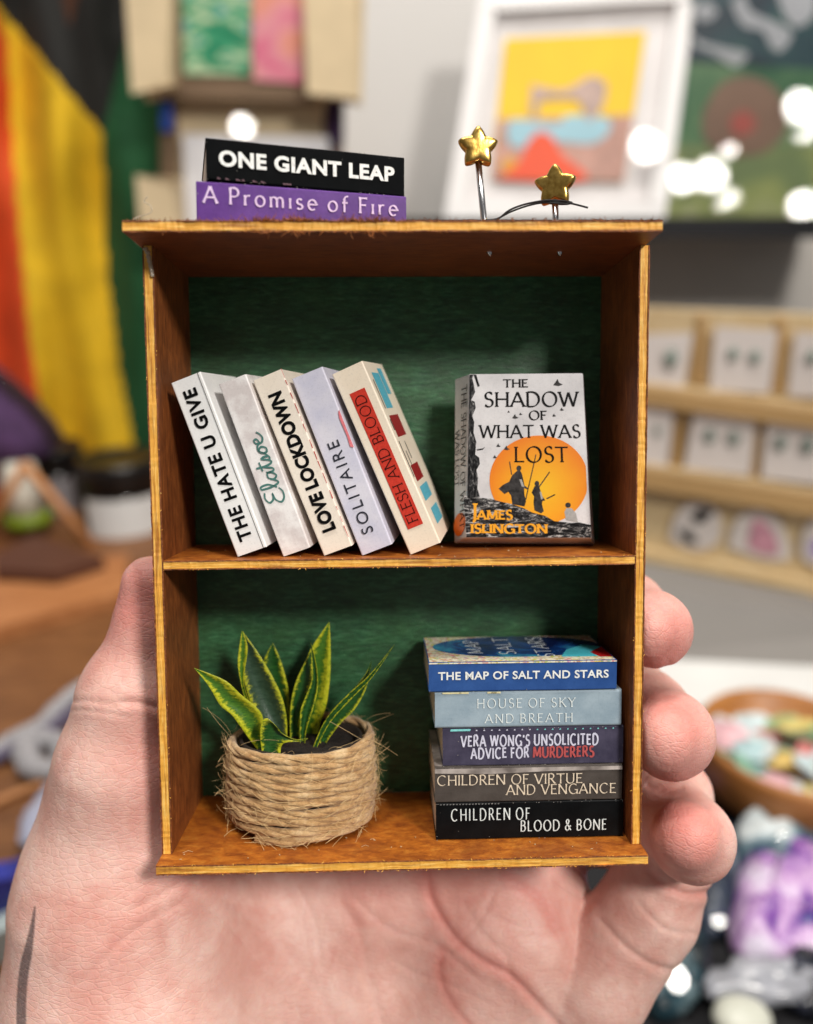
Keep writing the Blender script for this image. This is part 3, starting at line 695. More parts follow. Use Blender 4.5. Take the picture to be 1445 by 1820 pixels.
# ================================================================== star pins and thread
GOLD = NT('gold_metal').set(Metallic=1., Roughness=.27); v = GOLD.coord(); GOLD.col(GOLD.ramp(GOLD.noise(v, 14, 3), [(.3, c(170,132,60)), (.7, c(222,186,104))])); GOLD.bump(GOLD.noise(v, 9, 3), .4, .01)
STEEL = plain('steel_wire', c(190,190,194), .2, .1, 5, 0, 1.0)
def star_pin(lab, cpx, base, YP, rad, yaw, tip):
    bs = PZ(*base, TOPZ); bs = Vector((bs.x, YP, TOPZ)); q = P(base[0], base[1], YP); bs.x = q.x
    cen = P(*cpx, YP-.02); r = root('star_pin', lab, 'pin', tuple(cen), 'gold star headed pins in the top board')
    mb = MB(); n = 60; rings = [(0.0, 1.0), (.35, 1.0), (.7, .97), (.88, .85), (.97, .6), (1.0, .25), (1.0, -.25), (.97, -.6), (.88, -.85), (.7, -.97), (.35, -1), (0., -1)]
    th = .085
    def outline(a):                              # a rounded five-pointed star
        k = (a*5/(2*math.pi)) % 1; d = abs(k-.5)*2    # 1 at tips
        return rad*(.60+.40*d**1.3*(1-.06*d))
    vs = []; fs = []
    Rz = Matrix.Rotation(yaw, 3, 'Z')
    for (s_, y) in rings[1:-1]:
        for j in range(n):
            a = 2*math.pi*j/n; ro = outline(a); rr_ = ro*s_
            x, z = rr_*math.sin(a), rr_*math.cos(a)
            vs.append(Rz @ Vector((x, -y*th, z)))
    m = len(rings)-2
    for i in range(m-1):
        for j in range(n): fs.append((i*n+j, i*n+(j+1) % n, (i+1)*n+(j+1) % n, (i+1)*n+j))
    fs.append(tuple(range(n))[::-1]); fs.append(tuple((m-1)*n+j for j in range(n)))
    mb.add(vs, fs); mb.build('star_head', GOLD.m, r, True, sub=1)
    mb = MB(); top = Vector((0, .01, -rad*.4)); bot = bs-cen; d = (bot-top).normalized()
    tp = P(*tip, YP); tp = Vector((tp.x, YP, HT-.05))-cen
    mb.tube([top, bot, tp+Vector((0,0,.03)), tp], [.042, .042, .03, .004], 14); mb.build('wire_shaft', STEEL, r, True)
    return cen
ps = PZ(871.5, 459, HT); YP1 = ps.y
ps2 = PZ(996, 457, HT); YP2 = ps2.y
print('pin Y', YP1, YP2)
star_pin('taller gold star pin leaning to the left, behind the loose end of black thread', (849.5, 263), (864, 391), .35, .285, .06, (871.5, 459))
star_pin('shorter gold star pin wound with black thread, close to the right corner', (986.7, 331), (989, 391), .35, .295, -.35, (996, 457))
THR = plain('black_thread', c(20,18,18), .8, .2, 20)
mb = MB(); th1 = [(857,391,.3),(868,392,.28),(884,390,.28),(905,374,.3),(930,364,.28),(958,358,.22),(975,356,.2),(1000,357,.2),(1012,359,.26),(1016,361,.4),(1000,363,.5),(972,361,.46),(962,358,.3),(985,358.5,.2),(1012,361,.24),(1030,365,.25),(1045,369,.25)]
mb.tube(smooth_line([tuple(P(*q)) for q in th1]), .013, 5)
th2 = [(862,391,.33),(874,391,.3),(886,388,.3),(908,376.5,.31),(934,367,.3),(960,361,.24),(985,361,.19),(1010,363,.22)]
mb.tube(smooth_line([tuple(P(*q)) for q in th2]), .012, 5)
o = mb.build('thread', THR, None, True); tag(o, 'loose black thread looped round the shorter star pin and trailing over the top board', 'thread'); FORE.append(o)

# ================================================================== the potted plant
PX, PY_, RX, RY, PH = P(537, 1400, .92).x, .93, .985, .80, 1.30
plant = root('potted_plant', 'small snake plant with yellow edged leaves in a pot wound with jute twine', 'plant', (PX, PY_, 0))
mb = MB(); mb.lathe([(.80,0),(.84,.05),(.87,PH-.10),(.88,PH-.06),(.83,PH-.06),(.80,PH-.26)], n=48, sy=RY/RX); mb.build('pot', plain('dark_card', c(40,30,24), .8), plant, True)
t = NT('potting_soil'); v = t.coord(); t.col(t.ramp(t.noise(v, 16, 6, .7), [(.35, c(10,7,6)), (.7, c(44,30,24))])); t.set(Roughness=.95); t.bump(t.noise(v, 20, 4), 1, .04)
mb = MB(); mb.lathe([(.82, PH-.26)]+[(.82-.078*k, PH-.19+.006*k) for k in range(11)], n=60, sy=RY/RX)
mb.v = [(x, y, z+.07*noise.noise(Vector((x*6, y*6, 1)))+.04*noise.noise(Vector((x*15, y*15, 4)))) for x, y, z in mb.v]
mb.build('soil', t.m, plant, True)
t = NT('jute'); v = t.coord(); f1 = t.noise(v, 3.5, 5, .7); f2 = t.noise(t.coord((14, 14, 40)), 2.2, 5, .75)
g = t.ramp(f1, [(.3, c(164,118,68)), (.5, c(206,166,114)), (.72, c(232,204,160))])
g = t.mix(.75, g, t.ramp(f2, [(.3, (.5,.44,.36,1)), (.58, (1,1,1,1))]), 'MULTIPLY'); t.col(g); t.set(Roughness=.85); t.bump(f2, .8, .02)
t.b.inputs['Sheen Weight'].default_value = .25; JUTE = t.m
turns, rr0 = 9.6, .06
def coil(s_):                                    # centre line of the wound twine
    a = s_*2*math.pi; u = s_/turns
    bul = 1+.035*math.sin(math.pi*min(1, u*1.05))+.012*noise.noise(Vector((s_*1.9, 0, 0))) - .035*max(0, .18-u)/.18
    z = .075+(PH-.10)*u+.035*noise.noise(Vector((math.cos(a)*1.3, math.sin(a)*1.3, s_*.8)))
    return Vector((RX*bul*math.cos(a-2.2), RY*bul*math.sin(a-2.2), z))
N = 2600; 
cl = [coil(turns*i/N) for i in range(N+1)]
dist = 0; tw = []
for i in range(N+1):
    if i: dist += (cl[i]-cl[i-1]).length
    tw.append(dist)
mbs = [MB() for _ in range(3)]
for k in range(3):
    pts = []
    for i in range(N+1):
        tn = (cl[min(i+1, N)]-cl[max(i-1, 0)]).normalized(); up = Vector((0,0,1)); sd = tn.cross(up).normalized(); up = sd.cross(tn)
        a = tw[i]/1.25*2*math.pi + k*2.094
        r_ = .030*(1+.3*noise.noise(Vector((tw[i]*1.7, k*5, 0))))
        pts.append(cl[i]+up*(r_*math.cos(a))+sd*(r_*math.sin(a)*.9))
    rad = [.043*(1+.30*noise.noise(Vector((tw[i]*2.5, k*9, 4)))) for i in range(N+1)]
    mbs[k].tube(pts, rad, 7); mbs[k].build('twine_strand', JUTE, plant, True)
FIB = plain('jute_fibre', c(206,176,128), .7, .25, 3)
mb = MB()
for i in range(1300):
    s_ = random.uniform(0, turns); p = coil(s_); q = coil(s_+.01); tn = (q-p).normalized()
    out = Vector((p.x/RX, p.y/RY, 0)).normalized(); L = random.uniform(.04, .28); up = Vector((0,0,1))
    lift = random.random()**5
    d = (tn*random.choice((-1, 1))*random.uniform(.4, 1)+up*random.uniform(-.5, .5)+out*(.03+lift*.8)).normalized()
    b = (out*random.uniform(-.25, .1)+up*random.uniform(-.4, .4)+tn*random.uniform(-.4, .4))
    p = p+out*.082+up*random.uniform(-.05, .05); k = 6
    r0 = random.uniform(.0016, .0034)
    mb.tube([p+d*(L*j/k)+b*(L*(j/k)**2*.8) for j in range(k+1)], [r0]*k+[r0*.4], 3)
for i in range(34):                              # longer stray hairs round the rim and the foot
    a = random.uniform(0, 2*math.pi); zz = random.choice((PH, PH, .06)); p = Vector((RX*math.cos(a), RY*math.sin(a), zz)); out = p.normalized()
    d = Vector((random.uniform(-1,1), random.uniform(-.6,.4), random.uniform(-.2,1))).normalized(); L = random.uniform(.2, .6)
    b = Vector((random.uniform(-1,1), random.uniform(-1,1), random.uniform(-1,1)))*.5
    mb.tube([p+d*(L*j/8)+b*(L*(j/8)**2) for j in range(9)], .0024, 3)
tag(mb.build('twine_fibre', FIB, plant), kind='stuff')
# leaves: edge outlines read in the picture, set at their own depth inside the pot
def leafmat(name, edge_w=.26, dark=None, grey=0., yel=None):
    t = NT(name); tc = t.n('ShaderNodeTexCoord'); sp = t.n('ShaderNodeSeparateXYZ'); t.l(tc.outputs['UV'], sp.inputs[0])
    u, v_ = sp.outputs[0], sp.outputs[1]
    ed = t.math('MULTIPLY', t.math('ABSOLUTE', t.math('SUBTRACT', u, .5)), 2.)
    oc = t.coord((4, 4, 9)); nz = t.noise(oc, 2.6, 6, .75, .3); nb = t.noise(t.coord((5, 5, 44)), 2, 5, .75)
    e2 = t.math('ADD', ed, t.math('ADD', t.math('MULTIPLY', t.math('SUBTRACT', nz, .5), 1.6), t.math('MULTIPLY', t.math('SUBTRACT', nb, .5), 1.3)))
    mask = t.ramp(e2, [(1-edge_w-.12, (0,0,0,1)), (1-edge_w+.12, (1,1,1,1))])
    dk = dark or (c(14,52,22), c(52,104,44))
    cen = t.ramp(nb, [(.35, dk[0]), (.68, dk[1])])
    ye = t.ramp(nz, [(.3, c(96,130,24)), (.5, yel or c(186,188,34)), (.75, c(212,208,66))])
    br_ = t.ramp(t.noise(t.coord((9,9,20)), 3, 3), [(.62, (0,0,0,1)), (.7, (.7,.7,.7,1))])
    t.col(t.mix(t.math('MULTIPLY', br_, mask), t.mix(mask, cen, ye), c(60,82,20))); t.set(Roughness=.32)
    t.b.inputs['Subsurface Weight'].default_value = 0.0
    t.bump(t.noise(t.coord((16,16,3)), 4, 3), .5, .01); return t.m
LM = leafmat('variegated_leaf', .22); LM2 = leafmat('broad_variegated_leaf', .2, (c(26,50,34), c(74,98,80))); LM3 = leafmat('yellow_green_leaf', .46, (c(30,84,30), c(96,140,40)))
LM4 = leafmat('bright_edge_leaf', .24)
def zc(x, y): return (260+x/2.89, 1060+y/2.89)
def leaf(left, right, Y0, Y1, mat, fold=.12, n=26, thick=.012, mid=None, base_z=None):
    """left/right: edge points from base to tip, in the enlarged picture; Y0 at the base, Y1 at the tip"""
    def resample(pts):
        pts = smooth_line(pts, 10); L = [0]
        for a, b in zip(pts, pts[1:]): L.append(L[-1]+math.dist(a, b))
        return [(float(np.interp(L[-1]*i/n, L, [p[0] for p in pts])), float(np.interp(L[-1]*i/n, L, [p[1] for p in pts]))) for i in range(n+1)]
    A, B_ = resample(left), resample(right); vs = []; uvs = []; m = 6
    for i in range(n+1):
        s_ = i/n; Y = Y0+(Y1-Y0)*s_
        for j in range(m+1):
            u = j/m; x = A[i][0]*(1-u)+B_[i][0]*u; y = A[i][1]*(1-u)+B_[i][1]*u
            f_ = fold*(1-abs(2*u-1)**1.6)*math.sin(math.pi*min(1, .15+s_*.85))+.015*noise.noise(Vector((u*2, s_*5, Y0*9)))
            vs.append(P(*zc(x, y), Y+f_)-Vector((PX, PY_, 0))); uvs.append((u, s_))
    K = len(vs); vs2 = [v_+Vector((0, thick, 0)) for v_ in vs]; mb = MB(); fs = []
    for i in range(n):
        for j in range(m):
            a = i*(m+1)+j; fs.append((a, a+1, a+m+2, a+m+1)); fs.append((a+K, a+m+1+K, a+m+2+K, a+1+K))
        a = i*(m+1); fs.append((a, a+m+1, a+m+1+K, a+K)); a = i*(m+1)+m; fs.append((a, a+K, a+m+1+K, a+m+1))
    mb.add(vs+vs2, fs); o = mb.build('leaf', mat, plant, True)
    uvl = o.data.uv_layers.new(name='UVMap'); au = uvs+uvs
    for lp in o.data.loops: uvl.data[lp.index].uv = au[lp.vertex_index]
    return o
leaf([(700,800),(560,600),(505,440),(480,320),(493,178)], [(720,800),(722,640),(690,500),(600,330),(493,178)], 1.0, 1.05, LM2, .18)           # broad, folded
leaf([(560,700),(505,520),(485,440),(470,330),(490,180)], [(575,700),(520,520),(500,430),(520,270),(496,180)], .93, .98, LM3, .05)             # its turned-over margin
leaf([(730,800),(660,560),(612,450),(605,330),(650,240)], [(760,800),(738,600),(728,470),(690,330),(650,240)], 1.25, 1.35, LM4, .1)
leaf([(800,820),(745,700),(742,560),(775,440),(845,270),(940,130)], [(900,820),(885,690),(925,560),(945,400),(946,240),(940,130)], 1.15, 1.2, LM3, .16)
leaf([(740,800),(738,640),(745,530),(775,420),(835,300),(845,282)], [(790,800),(790,640),(830,520),(850,420),(852,330),(847,282)], 1.05, 1.1, LM, .08)
leaf([(790,830),(790,620),(800,560),(850,430),(850,330),(845,238)], [(815,830),(820,700),(850,600),(880,480),(875,360),(845,238)], .85, .92, LM, .1)
leaf([(600,830),(505,700),(440,610),(380,560),(320,460),(245,368)], [(640,830),(600,700),(590,600),(480,500),(400,430),(245,368)], .75, .45, LM3, .12)
leaf([(840,830),(870,740),(930,620),(1040,500),(1150,400),(1275,248)], [(870,830),(880,770),(950,640),(1060,520),(1165,410),(1275,248)], .7, .6, LM4, .04)
leaf([(900,830),(895,700),(960,580),(1060,480),(1125,400),(1155,335)], [(905,830),(920,760),(1000,650),(1070,580),(1130,470),(1158,335)], .9, .85, LM, .08)
leaf([(600,850),(585,720),(590,660),(615,625),(660,660),(690,700),(760,735),(828,730)], [(690,850),(690,790),(700,760),(720,750),(745,748),(780,745),(810,740),(830,732)], .45, .42, LM, .10)

# ================================================================== the hand
def smin(a, b, k): h = np.clip(.5+.5*(b-a)/k, 0, 1); return b*(1-h)+a*h-k*h*(1-h)
res = .085
lo = np.array([-6.6, -1.6, -6.6]); hi = np.array([6.4, 6.2, 5.6]); dim = np.ceil((hi-lo)/res).astype(int)
gx, gy, gz = (lo[i]+res*np.arange(dim[i], dtype=np.float32) for i in range(3))
X_, Y_, Z_ = np.meshgrid(gx.astype(np.float32), gy.astype(np.float32), gz.astype(np.float32), indexing='ij')
def capsule(a, b, r0, r1, flat=None):
    a = np.array(a, np.float32); b = np.array(b, np.float32); d = b-a
    t_ = np.clip(((X_-a[0])*d[0]+(Y_-a[1])*d[1]+(Z_-a[2])*d[2])/float(d@d), 0, 1)
    q = np.sqrt((X_-a[0]-t_*d[0])**2+(Y_-a[1]-t_*d[1])**2+(Z_-a[2]-t_*d[2])**2)
    return q-(r0+(r1-r0)*t_)
def chain(pts, k=.25):
    o = None
    for (p, r), (q, s_) in zip(pts, pts[1:]):
        d = capsule(p, q, r, s_); o = d if o is None else smin(o, d, k)
    return o
def hp(px, py, Y): return tuple(P(px, py, Y))
palm = chain([((-4.2,2.0,-.2), 1.25), ((-4.25,1.95,-1.6), 1.68), ((-4.15,1.95,-3.4), 2.05), ((-3.9,1.9,-5.8), 2.25)], .5)                     # ball of the thumb
palm = smin(palm, chain([((-2.0,3.5,-2.6), 1.7), ((1.6,3.5,-2.0), 1.6)], .5), .8)
palm = smin(palm, chain([((0.6,2.75,-5.4), 2.05), ((1.75,2.7,-2.9), 1.42), ((1.7,3.0,-1.2), 1.1)], .5), .55)     # heel on the little finger side
palm = smin(palm, chain([((-1.6,2.6,-6.6), 2.3), ((-1.6,2.8,-4.2), 1.7)], .5), .8)
palm = smin(palm, chain([((-2.4,3.75,.4), 1.35), ((1.2,3.7,.8), 1.25)], .5), .8)
palm = smin(palm, chain([((-2.6,3.7,1.8), 1.2), ((.4,3.75,3.0), 1.0)], .5), .8)
thumb = chain([((-4.2,1.8,-.8), 1.3), ((-4.1,1.45,.7), .97), ((-3.92,1.35,1.75), .76), ((-3.66,1.30,2.75), .47), ((-3.60,1.25,3.40), .43)], .3)
hand = smin(palm, thumb, .5)
tips = []
F_ = [ # knuckle, first joint, second joint, tip
 [((1.2,3.7,3.2), 1.0), ((2.2,3.7,3.9), .78), ((3.0,3.0,4.35), .66), ((2.85,2.55,4.4), .52)],
 [((1.4,3.7,1.9), .95), ((3.3,3.5,2.75), .74), ((3.7,2.3,2.75), .56), (hp(1160,1118,.95), .53), (hp(1146,1120,.55), .42)],
 [((1.5,3.6,.7), .95), ((3.7,3.3,1.25), .78), ((3.9,1.9,1.15), .64), (hp(1190,1306,.75), .60), (hp(1176,1310,.35), .48)],
 [((1.7,3.5,-1.0), .95), ((3.55,3.1,-1.1), .80), ((4.2,2.0,-.42), .68), (hp(1229,1490,.85), .585), (hp(1219,1484,.45), .48)],
 [((2.0,2.7,-4.6), 1.3), ((3.1,2.0,-3.3), .9), ((3.95,1.85,-2.05), .76), ((4.42,1.95,-.95), .66), ((4.46,2.0,-.2), .54)],
]
for f_ in F_:
    hand_f = chain(f_, .16)
    root_d = np.sqrt((X_-f_[0][0][0])**2+(Y_-f_[0][0][1])**2+(Z_-f_[0][0][2])**2)
    kk = np.clip(.55-.5*(root_d-.7), .07, .55)         # webbed at the root, free further out
    hand = smin(hand, hand_f, kk)
# the bookcase presses into the flesh: the hand gives way round it
def boxd(a, b):
    cx_, cy_, cz_ = ((a[i]+b[i])/2 for i in range(3)); hx, hy, hz = ((b[i]-a[i])/2 for i in range(3))
    qx, qy, qz = np.abs(X_-cx_)-hx, np.abs(Y_-cy_)-hy, np.abs(Z_-cz_)-hz
    return np.sqrt(np.maximum(qx, 0)**2+np.maximum(qy, 0)**2+np.maximum(qz, 0)**2)+np.minimum(np.maximum(qx, np.maximum(qy, qz)), 0)
cut = boxd((-HW-.012, -.9, -.16), (HW+.012, DP+.12, HT+.2))-.01
hand = -smin(-hand, cut, .07)
def surface_nets(V):
    S_ = V < 0; idx = -np.ones(np.array(V.shape)-1, np.int64)
    cs = sum(S_[i:S_.shape[0]-1+i, j:S_.shape[1]-1+j, k:S_.shape[2]-1+k].astype(np.int8) for i in (0,1) for j in (0,1) for k in (0,1))
    cells = np.argwhere((cs > 0) & (cs < 8)); idx[tuple(cells.T)] = np.arange(len(cells))
    acc = np.zeros((len(cells), 3)); cnt = np.zeros(len(cells))
    for (a, b) in [((i,j,0),(i,j,1)) for i in (0,1) for j in (0,1)]+[((i,0,k),(i,1,k)) for i in (0,1) for k in (0,1)]+[((0,j,k),(1,j,k)) for j in (0,1) for k in (0,1)]:
        a = np.array(a); b = np.array(b); va = V[tuple((cells+a).T)]; vb = V[tuple((cells+b).T)]
        m = (va < 0) != (vb < 0); t_ = np.where(m, va/(va-vb+1e-12), 0)
        acc[m] += (a+(b-a)*t_[:, None])[m]; cnt[m] += 1
    verts = (cells+acc/cnt[:, None]); faces = []
    for ax in range(3):
        u, v_ = [(1,2),(2,0),(0,1)][ax]; sl0 = [slice(None)]*3; sl1 = [slice(None)]*3; sl0[ax] = slice(0, -1); sl1[ax] = slice(1, None)
        e = np.argwhere(S_[tuple(sl0)] != S_[tuple(sl1)]); e = e[(e[:, u] > 0) & (e[:, v_] > 0)]
        inside = S_[tuple(e.T)]
        du = np.zeros(3, int); du[u] = 1; dv = np.zeros(3, int); dv[v_] = 1
        ok = (e[:, u] < idx.shape[u]) & (e[:, v_] < idx.shape[v_]); e = e[ok]; inside = inside[ok]
        q = np.stack([idx[tuple((e-du-dv).T)], idx[tuple((e-dv).T)], idx[tuple(e.T)], idx[tuple((e-du).T)]], 1)
        q[~inside] = q[~inside][:, ::-1]; faces.append(q)
    return verts, np.concatenate(faces)
hv, hf = surface_nets(hand.astype(np.float64)); hv = lo+res*hv
del X_, Y_, Z_, hand, palm, thumb, cut, hand_f, root_d, kk
hroot = root('hand', 'cupped pale hand holding the bookcase, a dark inked line near the wrist', 'hand')
me = bpy.data.meshes.new('hand_skin'); me.from_pydata(hv.tolist(), [], hf.tolist()); me.update()
ho = bpy.data.objects.new('skin', me); COL.objects.link(ho)
md = ho.modifiers.new('s', 'SMOOTH'); md.iterations = 4; md.factor = .5
md = ho.modifiers.new('s2', 'SUBSURF'); md.levels = 2
dg = bpy.context.evaluated_depsgraph_get(); me2 = bpy.data.meshes.new_from_object(ho.evaluated_get(dg))
ho.modifiers.clear(); ho.data = me2; bpy.data.meshes.remove(me); me2.name = 'skin'; ho.parent = hroot
n_ = len(me2.vertices); co = np.empty(n_*3); me2.vertices.foreach_get('co', co); co = co.reshape(-1, 3)
nr = np.empty(n_*3); me2.vertices.foreach_get('normal', nr); nr = nr.reshape(-1, 3)
# creases are drawn from the picture and pressed into the skin that faces the viewer
VMi = np.array(VM.inverted()); dv_ = (co-np.array(CAM)) @ VMi.T
sx = CX+F*dv_[:, 0]/dv_[:, 1]; sy = CY-F*dv_[:, 2]/dv_[:, 1]
facing = np.clip(-nr[:, 1]*2+.6, 0, 1)
def dist_line(pts):
    pts = smooth_line(pts, 5); best = np.full(n_, 1e9); along = np.zeros(n_)
    for i, (a, b) in enumerate(zip(pts, pts[1:])):
        dx, dy = b[0]-a[0], b[1]-a[1]; t_ = np.clip(((sx-a[0])*dx+(sy-a[1])*dy)/(dx*dx+dy*dy+1e-9), 0, 1)
        d = np.hypot(sx-a[0]-t_*dx, sy-a[1]-t_*dy); m = d < best; best[m] = d[m]; along[m] = (i+t_[m])/len(pts)
    return best, along
creases = [ # polyline, width px, depth cm
 ([(760,1555),(768,1605),(806,1660),(850,1700),(908,1733),(955,1782),(1000,1830)], 7, .045),
 ([(900,1560),(960,1600),(985,1650)], 9, .02), ([(790,1690),(782,1730),(800,1780),(840,1830)], 6, .016),
 ([(600,1600),(640,1660),(655,1740),(680,1830)], 9, .022), ([(360,1560),(430,1620),(500,1690),(560,1760),(600,1830)], 16, .035),
 ([(330,1590),(400,1640),(450,1700),(490,1760)], 7, .012), ([(620,1590),(690,1650),(780,1680),(850,1740)], 6, .014),
 ([(230,1620),(300,1580),(340,1560)], 6, .012), ([(130,1760),(230,1660),(330,1600)], 6, .010), ([(820,1600),(860,1660),(900,1700),(910,1760)], 6, .014),
 ([(860,1620),(930,1650),(1000,1640),(1060,1600)], 9, .02), ([(980,1560),(1010,1580),(1040,1600)], 6, .03),
 ([(210,1250),(240,1248),(280,1258)], 6, .03), ([(110,1250),(150,1246),(200,1252)], 5, .012), ([(120,1262),(170,1264),(230,1275)], 4, .008),
 ([(1145,1395),(1180,1405),(1210,1402)], 6, .04), ([(1150,1545),(1180,1572),(1225,1590),(1275,1580),(1305,1560)], 6, .045),
 ([(1060,1625),(1110,1680),(1160,1715),(1200,1725)], 6, .03), ([(1130,1600),(1180,1650),(1235,1660)], 5, .018), ([(1150,1190),(1170,1195),(1190,1180)], 5, .02),
 ([(690,1700),(740,1730),(800,1750),(880,1790)], 5, .010), ([(520,1560),(560,1640),(570,1720)], 5, .010), ([(880,1580),(850,1640),(790,1700),(700,1760)], 5, .009),
]
disp = np.zeros(n_)
for pts, wd, dp in creases:
    d, al = dist_line(pts); fade = np.clip(np.minimum(al, 1-al)*6, 0, 1)**.5
    disp -= dp*.6*np.exp(-(d/wd)**2)*fade*facing; disp += dp*.35*np.exp(-((d-wd*2.4)/(wd*1.6))**2)*fade*facing
for (cx_, cy_, rx, ry, h_) in ((860,1670,150,60,.06), (700,1600,140,50,-.07), (1000,1700,110,80,.05), (560,1720,60,80,-.05), (930,1650,60,30,-.04), (280,1500,120,120,.04)):
    disp += h_*np.exp(-((sx-cx_)/rx)**2-((sy-cy_)/ry)**2)*facing
co2 = co+nr*disp[:, None]; me2.vertices.foreach_set('co', co2.ravel())
# colour that belongs to the skin: rosier finger ends and joints, an inked line by the wrist
tone = np.zeros(n_)
for (x, y, z, r, a) in ((3.7,.4,2.9,.9,.6), (3.75,.3,1.55,.9,.6), (3.85,.2,.1,.8,.7), (-3.75,1.2,3.2,.9,.8), (-3.3,1.0,1.1,.7,.6), (-3.2,.8,0,.8,.35), (2.0,1.6,-1.0,1.3,.4), (-.3,2.,-1.2,1.5,.3), (-4.2,.3,-1.6,1.0,.25), (.8,1.2,-2.6,.8,.25)):
    tone += a*np.exp(-((co[:, 0]-x)**2+(co[:, 1]-y)**2+(co[:, 2]-z)**2)/(r*r))
for pts, wd, dp in creases[:3]+creases[15:17]:
    d, al = dist_line(pts); tone += .35*np.exp(-(d/(wd*2.))**2)*facing
d, al = dist_line([(62,1612),(57,1650),(50,1690),(42,1730),(38,1780),(38,1840)])
ink = np.clip((3.0+7.5*np.clip(al*2.2, 0, 1)-d)/3.5, 0, 1)*np.clip(-nr[:, 1]+1., 0, 1)*.86
ridge = sum(np.exp(-((co[:, 0]-x)**2+(co[:, 1]-y)**2+(co[:, 2]-z)**2)/.65) for x, y, z in ((3.7,.6,2.9), (3.75,.5,1.5), (3.85,.4,.05)))
for nm, arr in (('tone', np.clip(tone, 0, 1)), ('ink', ink), ('ridge', np.clip(ridge, 0, 1))):
    at = me2.attributes.new(nm, 'FLOAT', 'POINT'); at.data.foreach_set('value', arr.astype(np.float32))
me2.polygons.foreach_set('use_smooth', [True]*len(me2.polygons)); me2.update()
t = NT('skin'); v = t.coord()
a1 = t.n('ShaderNodeAttribute', attribute_name='tone'); a2 = t.n('ShaderNodeAttribute', attribute_name='ink'); a3 = t.n('ShaderNodeAttribute', attribute_name='ridge')
n1 = t.noise(v, 1.1, 5, .6, .3); n2 = t.noise(v, 4.5, 5, .7)
b_ = t.ramp(n1, [(.35, c(214,163,151)), (.5, c(227,185,173)), (.66, c(235,201,190))])
b_ = t.mix(t.math('MULTIPLY', t.ramp(n2, [(.45, (0,0,0,1)), (.72, (1,1,1,1))]), .4), b_, c(216,150,140))
b_ = t.mix(t.math('MULTIPLY', a1.outputs['Fac'], .85), b_, c(206,106,98))
tx = t.noise(v, 60, 3, .6)
b_ = t.mix(t.math('MULTIPLY', a2.outputs['Fac'], t.ramp(tx, [(.3, (.7,.7,.7,1)), (.6, (1,1,1,1))])), b_, c(70,62,66))
t.col(b_); t.set(Roughness=.46, Subsurface_Weight=.35, Subsurface_Scale=.12); t.b.inputs['Subsurface Radius'].default_value = (1, .32, .18)
t.b.inputs['Specular IOR Level'].default_value = .35
wv = t.n('ShaderNodeTexWave'); wv.wave_type = 'BANDS'; wv.bands_direction = 'DIAGONAL'; wv.inputs['Scale'].default_value = 11; wv.inputs['Distortion'].default_value = 5; wv.inputs['Detail'].default_value = 3; wv.inputs['Detail Scale'].default_value = .8
t.l(v, wv.inputs['Vector']); vv = t.n('ShaderNodeTexVoronoi'); vv.inputs['Scale'].default_value = 13; t.l(t.coord((1,1,.55)), vv.inputs['Vector'])
hgt = t.math('ADD', t.math('ADD', t.math('MULTIPLY', t.math('MULTIPLY', wv.outputs['Fac'], a3.outputs['Fac']), .26), t.math('MULTIPLY', vv.outputs['Distance'], .4)), t.math('MULTIPLY', n2, 1.6))
ve = t.n('ShaderNodeTexVoronoi'); ve.feature = 'DISTANCE_TO_EDGE'; ve.inputs['Scale'].default_value = 8.5; ve.inputs['Randomness'].default_value = 1
mpv = t.n('ShaderNodeMapping'); mpv.inputs['Rotation'].default_value = (0, .7, 0); mpv.inputs['Scale'].default_value = (.55, 1, 1.5); t.l(v, mpv.inputs[0]); t.l(mpv.outputs[0], ve.inputs['Vector'])
lines_ = t.ramp(ve.outputs['Distance'], [(.0, (0,0,0,1)), (.10, (1,1,1,1))]); hgt = t.math('ADD', hgt, t.math('MULTIPLY', lines_, .55))
t.bump(t.math('ADD', hgt, t.math('MULTIPLY', t.noise(t.coord((1,1,1)), 30, 4, .7), .9)), .6, .009); me2.materials.clear(); me2.materials.append(t.m)

# ================================================================== the room behind (built upright, at true distance)
def prism(pts, Ys, thick, mb=None, mi=0):
    """front face through picture points at depth(s) Ys, real thickness going back"""
    mb = mb or MB(); n = len(pts); Ys = Ys if hasattr(Ys, '__len__') else [Ys]*n
    f = [B(x, y, Y) for (x, y), Y in zip(pts, Ys)]; b = [p+Vector((0, thick, 0)) for p in f]
    tr = tessellate_polygon([f]); mb.add(f+b, [t_ for t_ in tr]+[tuple(i+n for i in t_)[::-1] for t_ in tr]+[(i, (i+1) % n, (i+1) % n+n, i+n) for i in range(n)], mi)
    return mb
def slab(name, pts, Ys, thick, mat, parent=None, bevel=0, smooth=False):
    return prism(pts, Ys, thick).build(name, mat, parent, smooth, bevel)
def thing(name, label, cat, group=None): return root(name, label, cat, (0,0,0), group, fore=False)
def pm(name, col, rough=.6, var=.06, scale=.3, spec=.4): return plain(name, col, rough, var, scale, 0, 0, spec)
TZ = CW.z-25
wallm = pm('pale_wall_paint', c(214,212,210), .8, .03, .05)
mb = MB(); mb.box((-150, 78, TZ-60), (150, 80, 90)); tag(mb.build('wall', wallm), kind='structure')
mb = MB(); mb.box((-200, -60, TZ-75), (200, 80, TZ-73)); tag(mb.build('floor', pm('dark_floor', c(58,52,48), .8)), kind='structure')
tw_ = wood('brown_table_wood', c(92,54,26), c(128,82,44), c(150,102,60), (.05,.2,.2), .5, .0, .3, 5)
tb = thing('table', 'brown wooden table top far behind the hand, under the jars', 'table')
mb = MB(); mb.box((-75, 8, TZ-2.5), (6, 74, TZ)); mb.build('table_top', tw_, tb, bevel=.4)
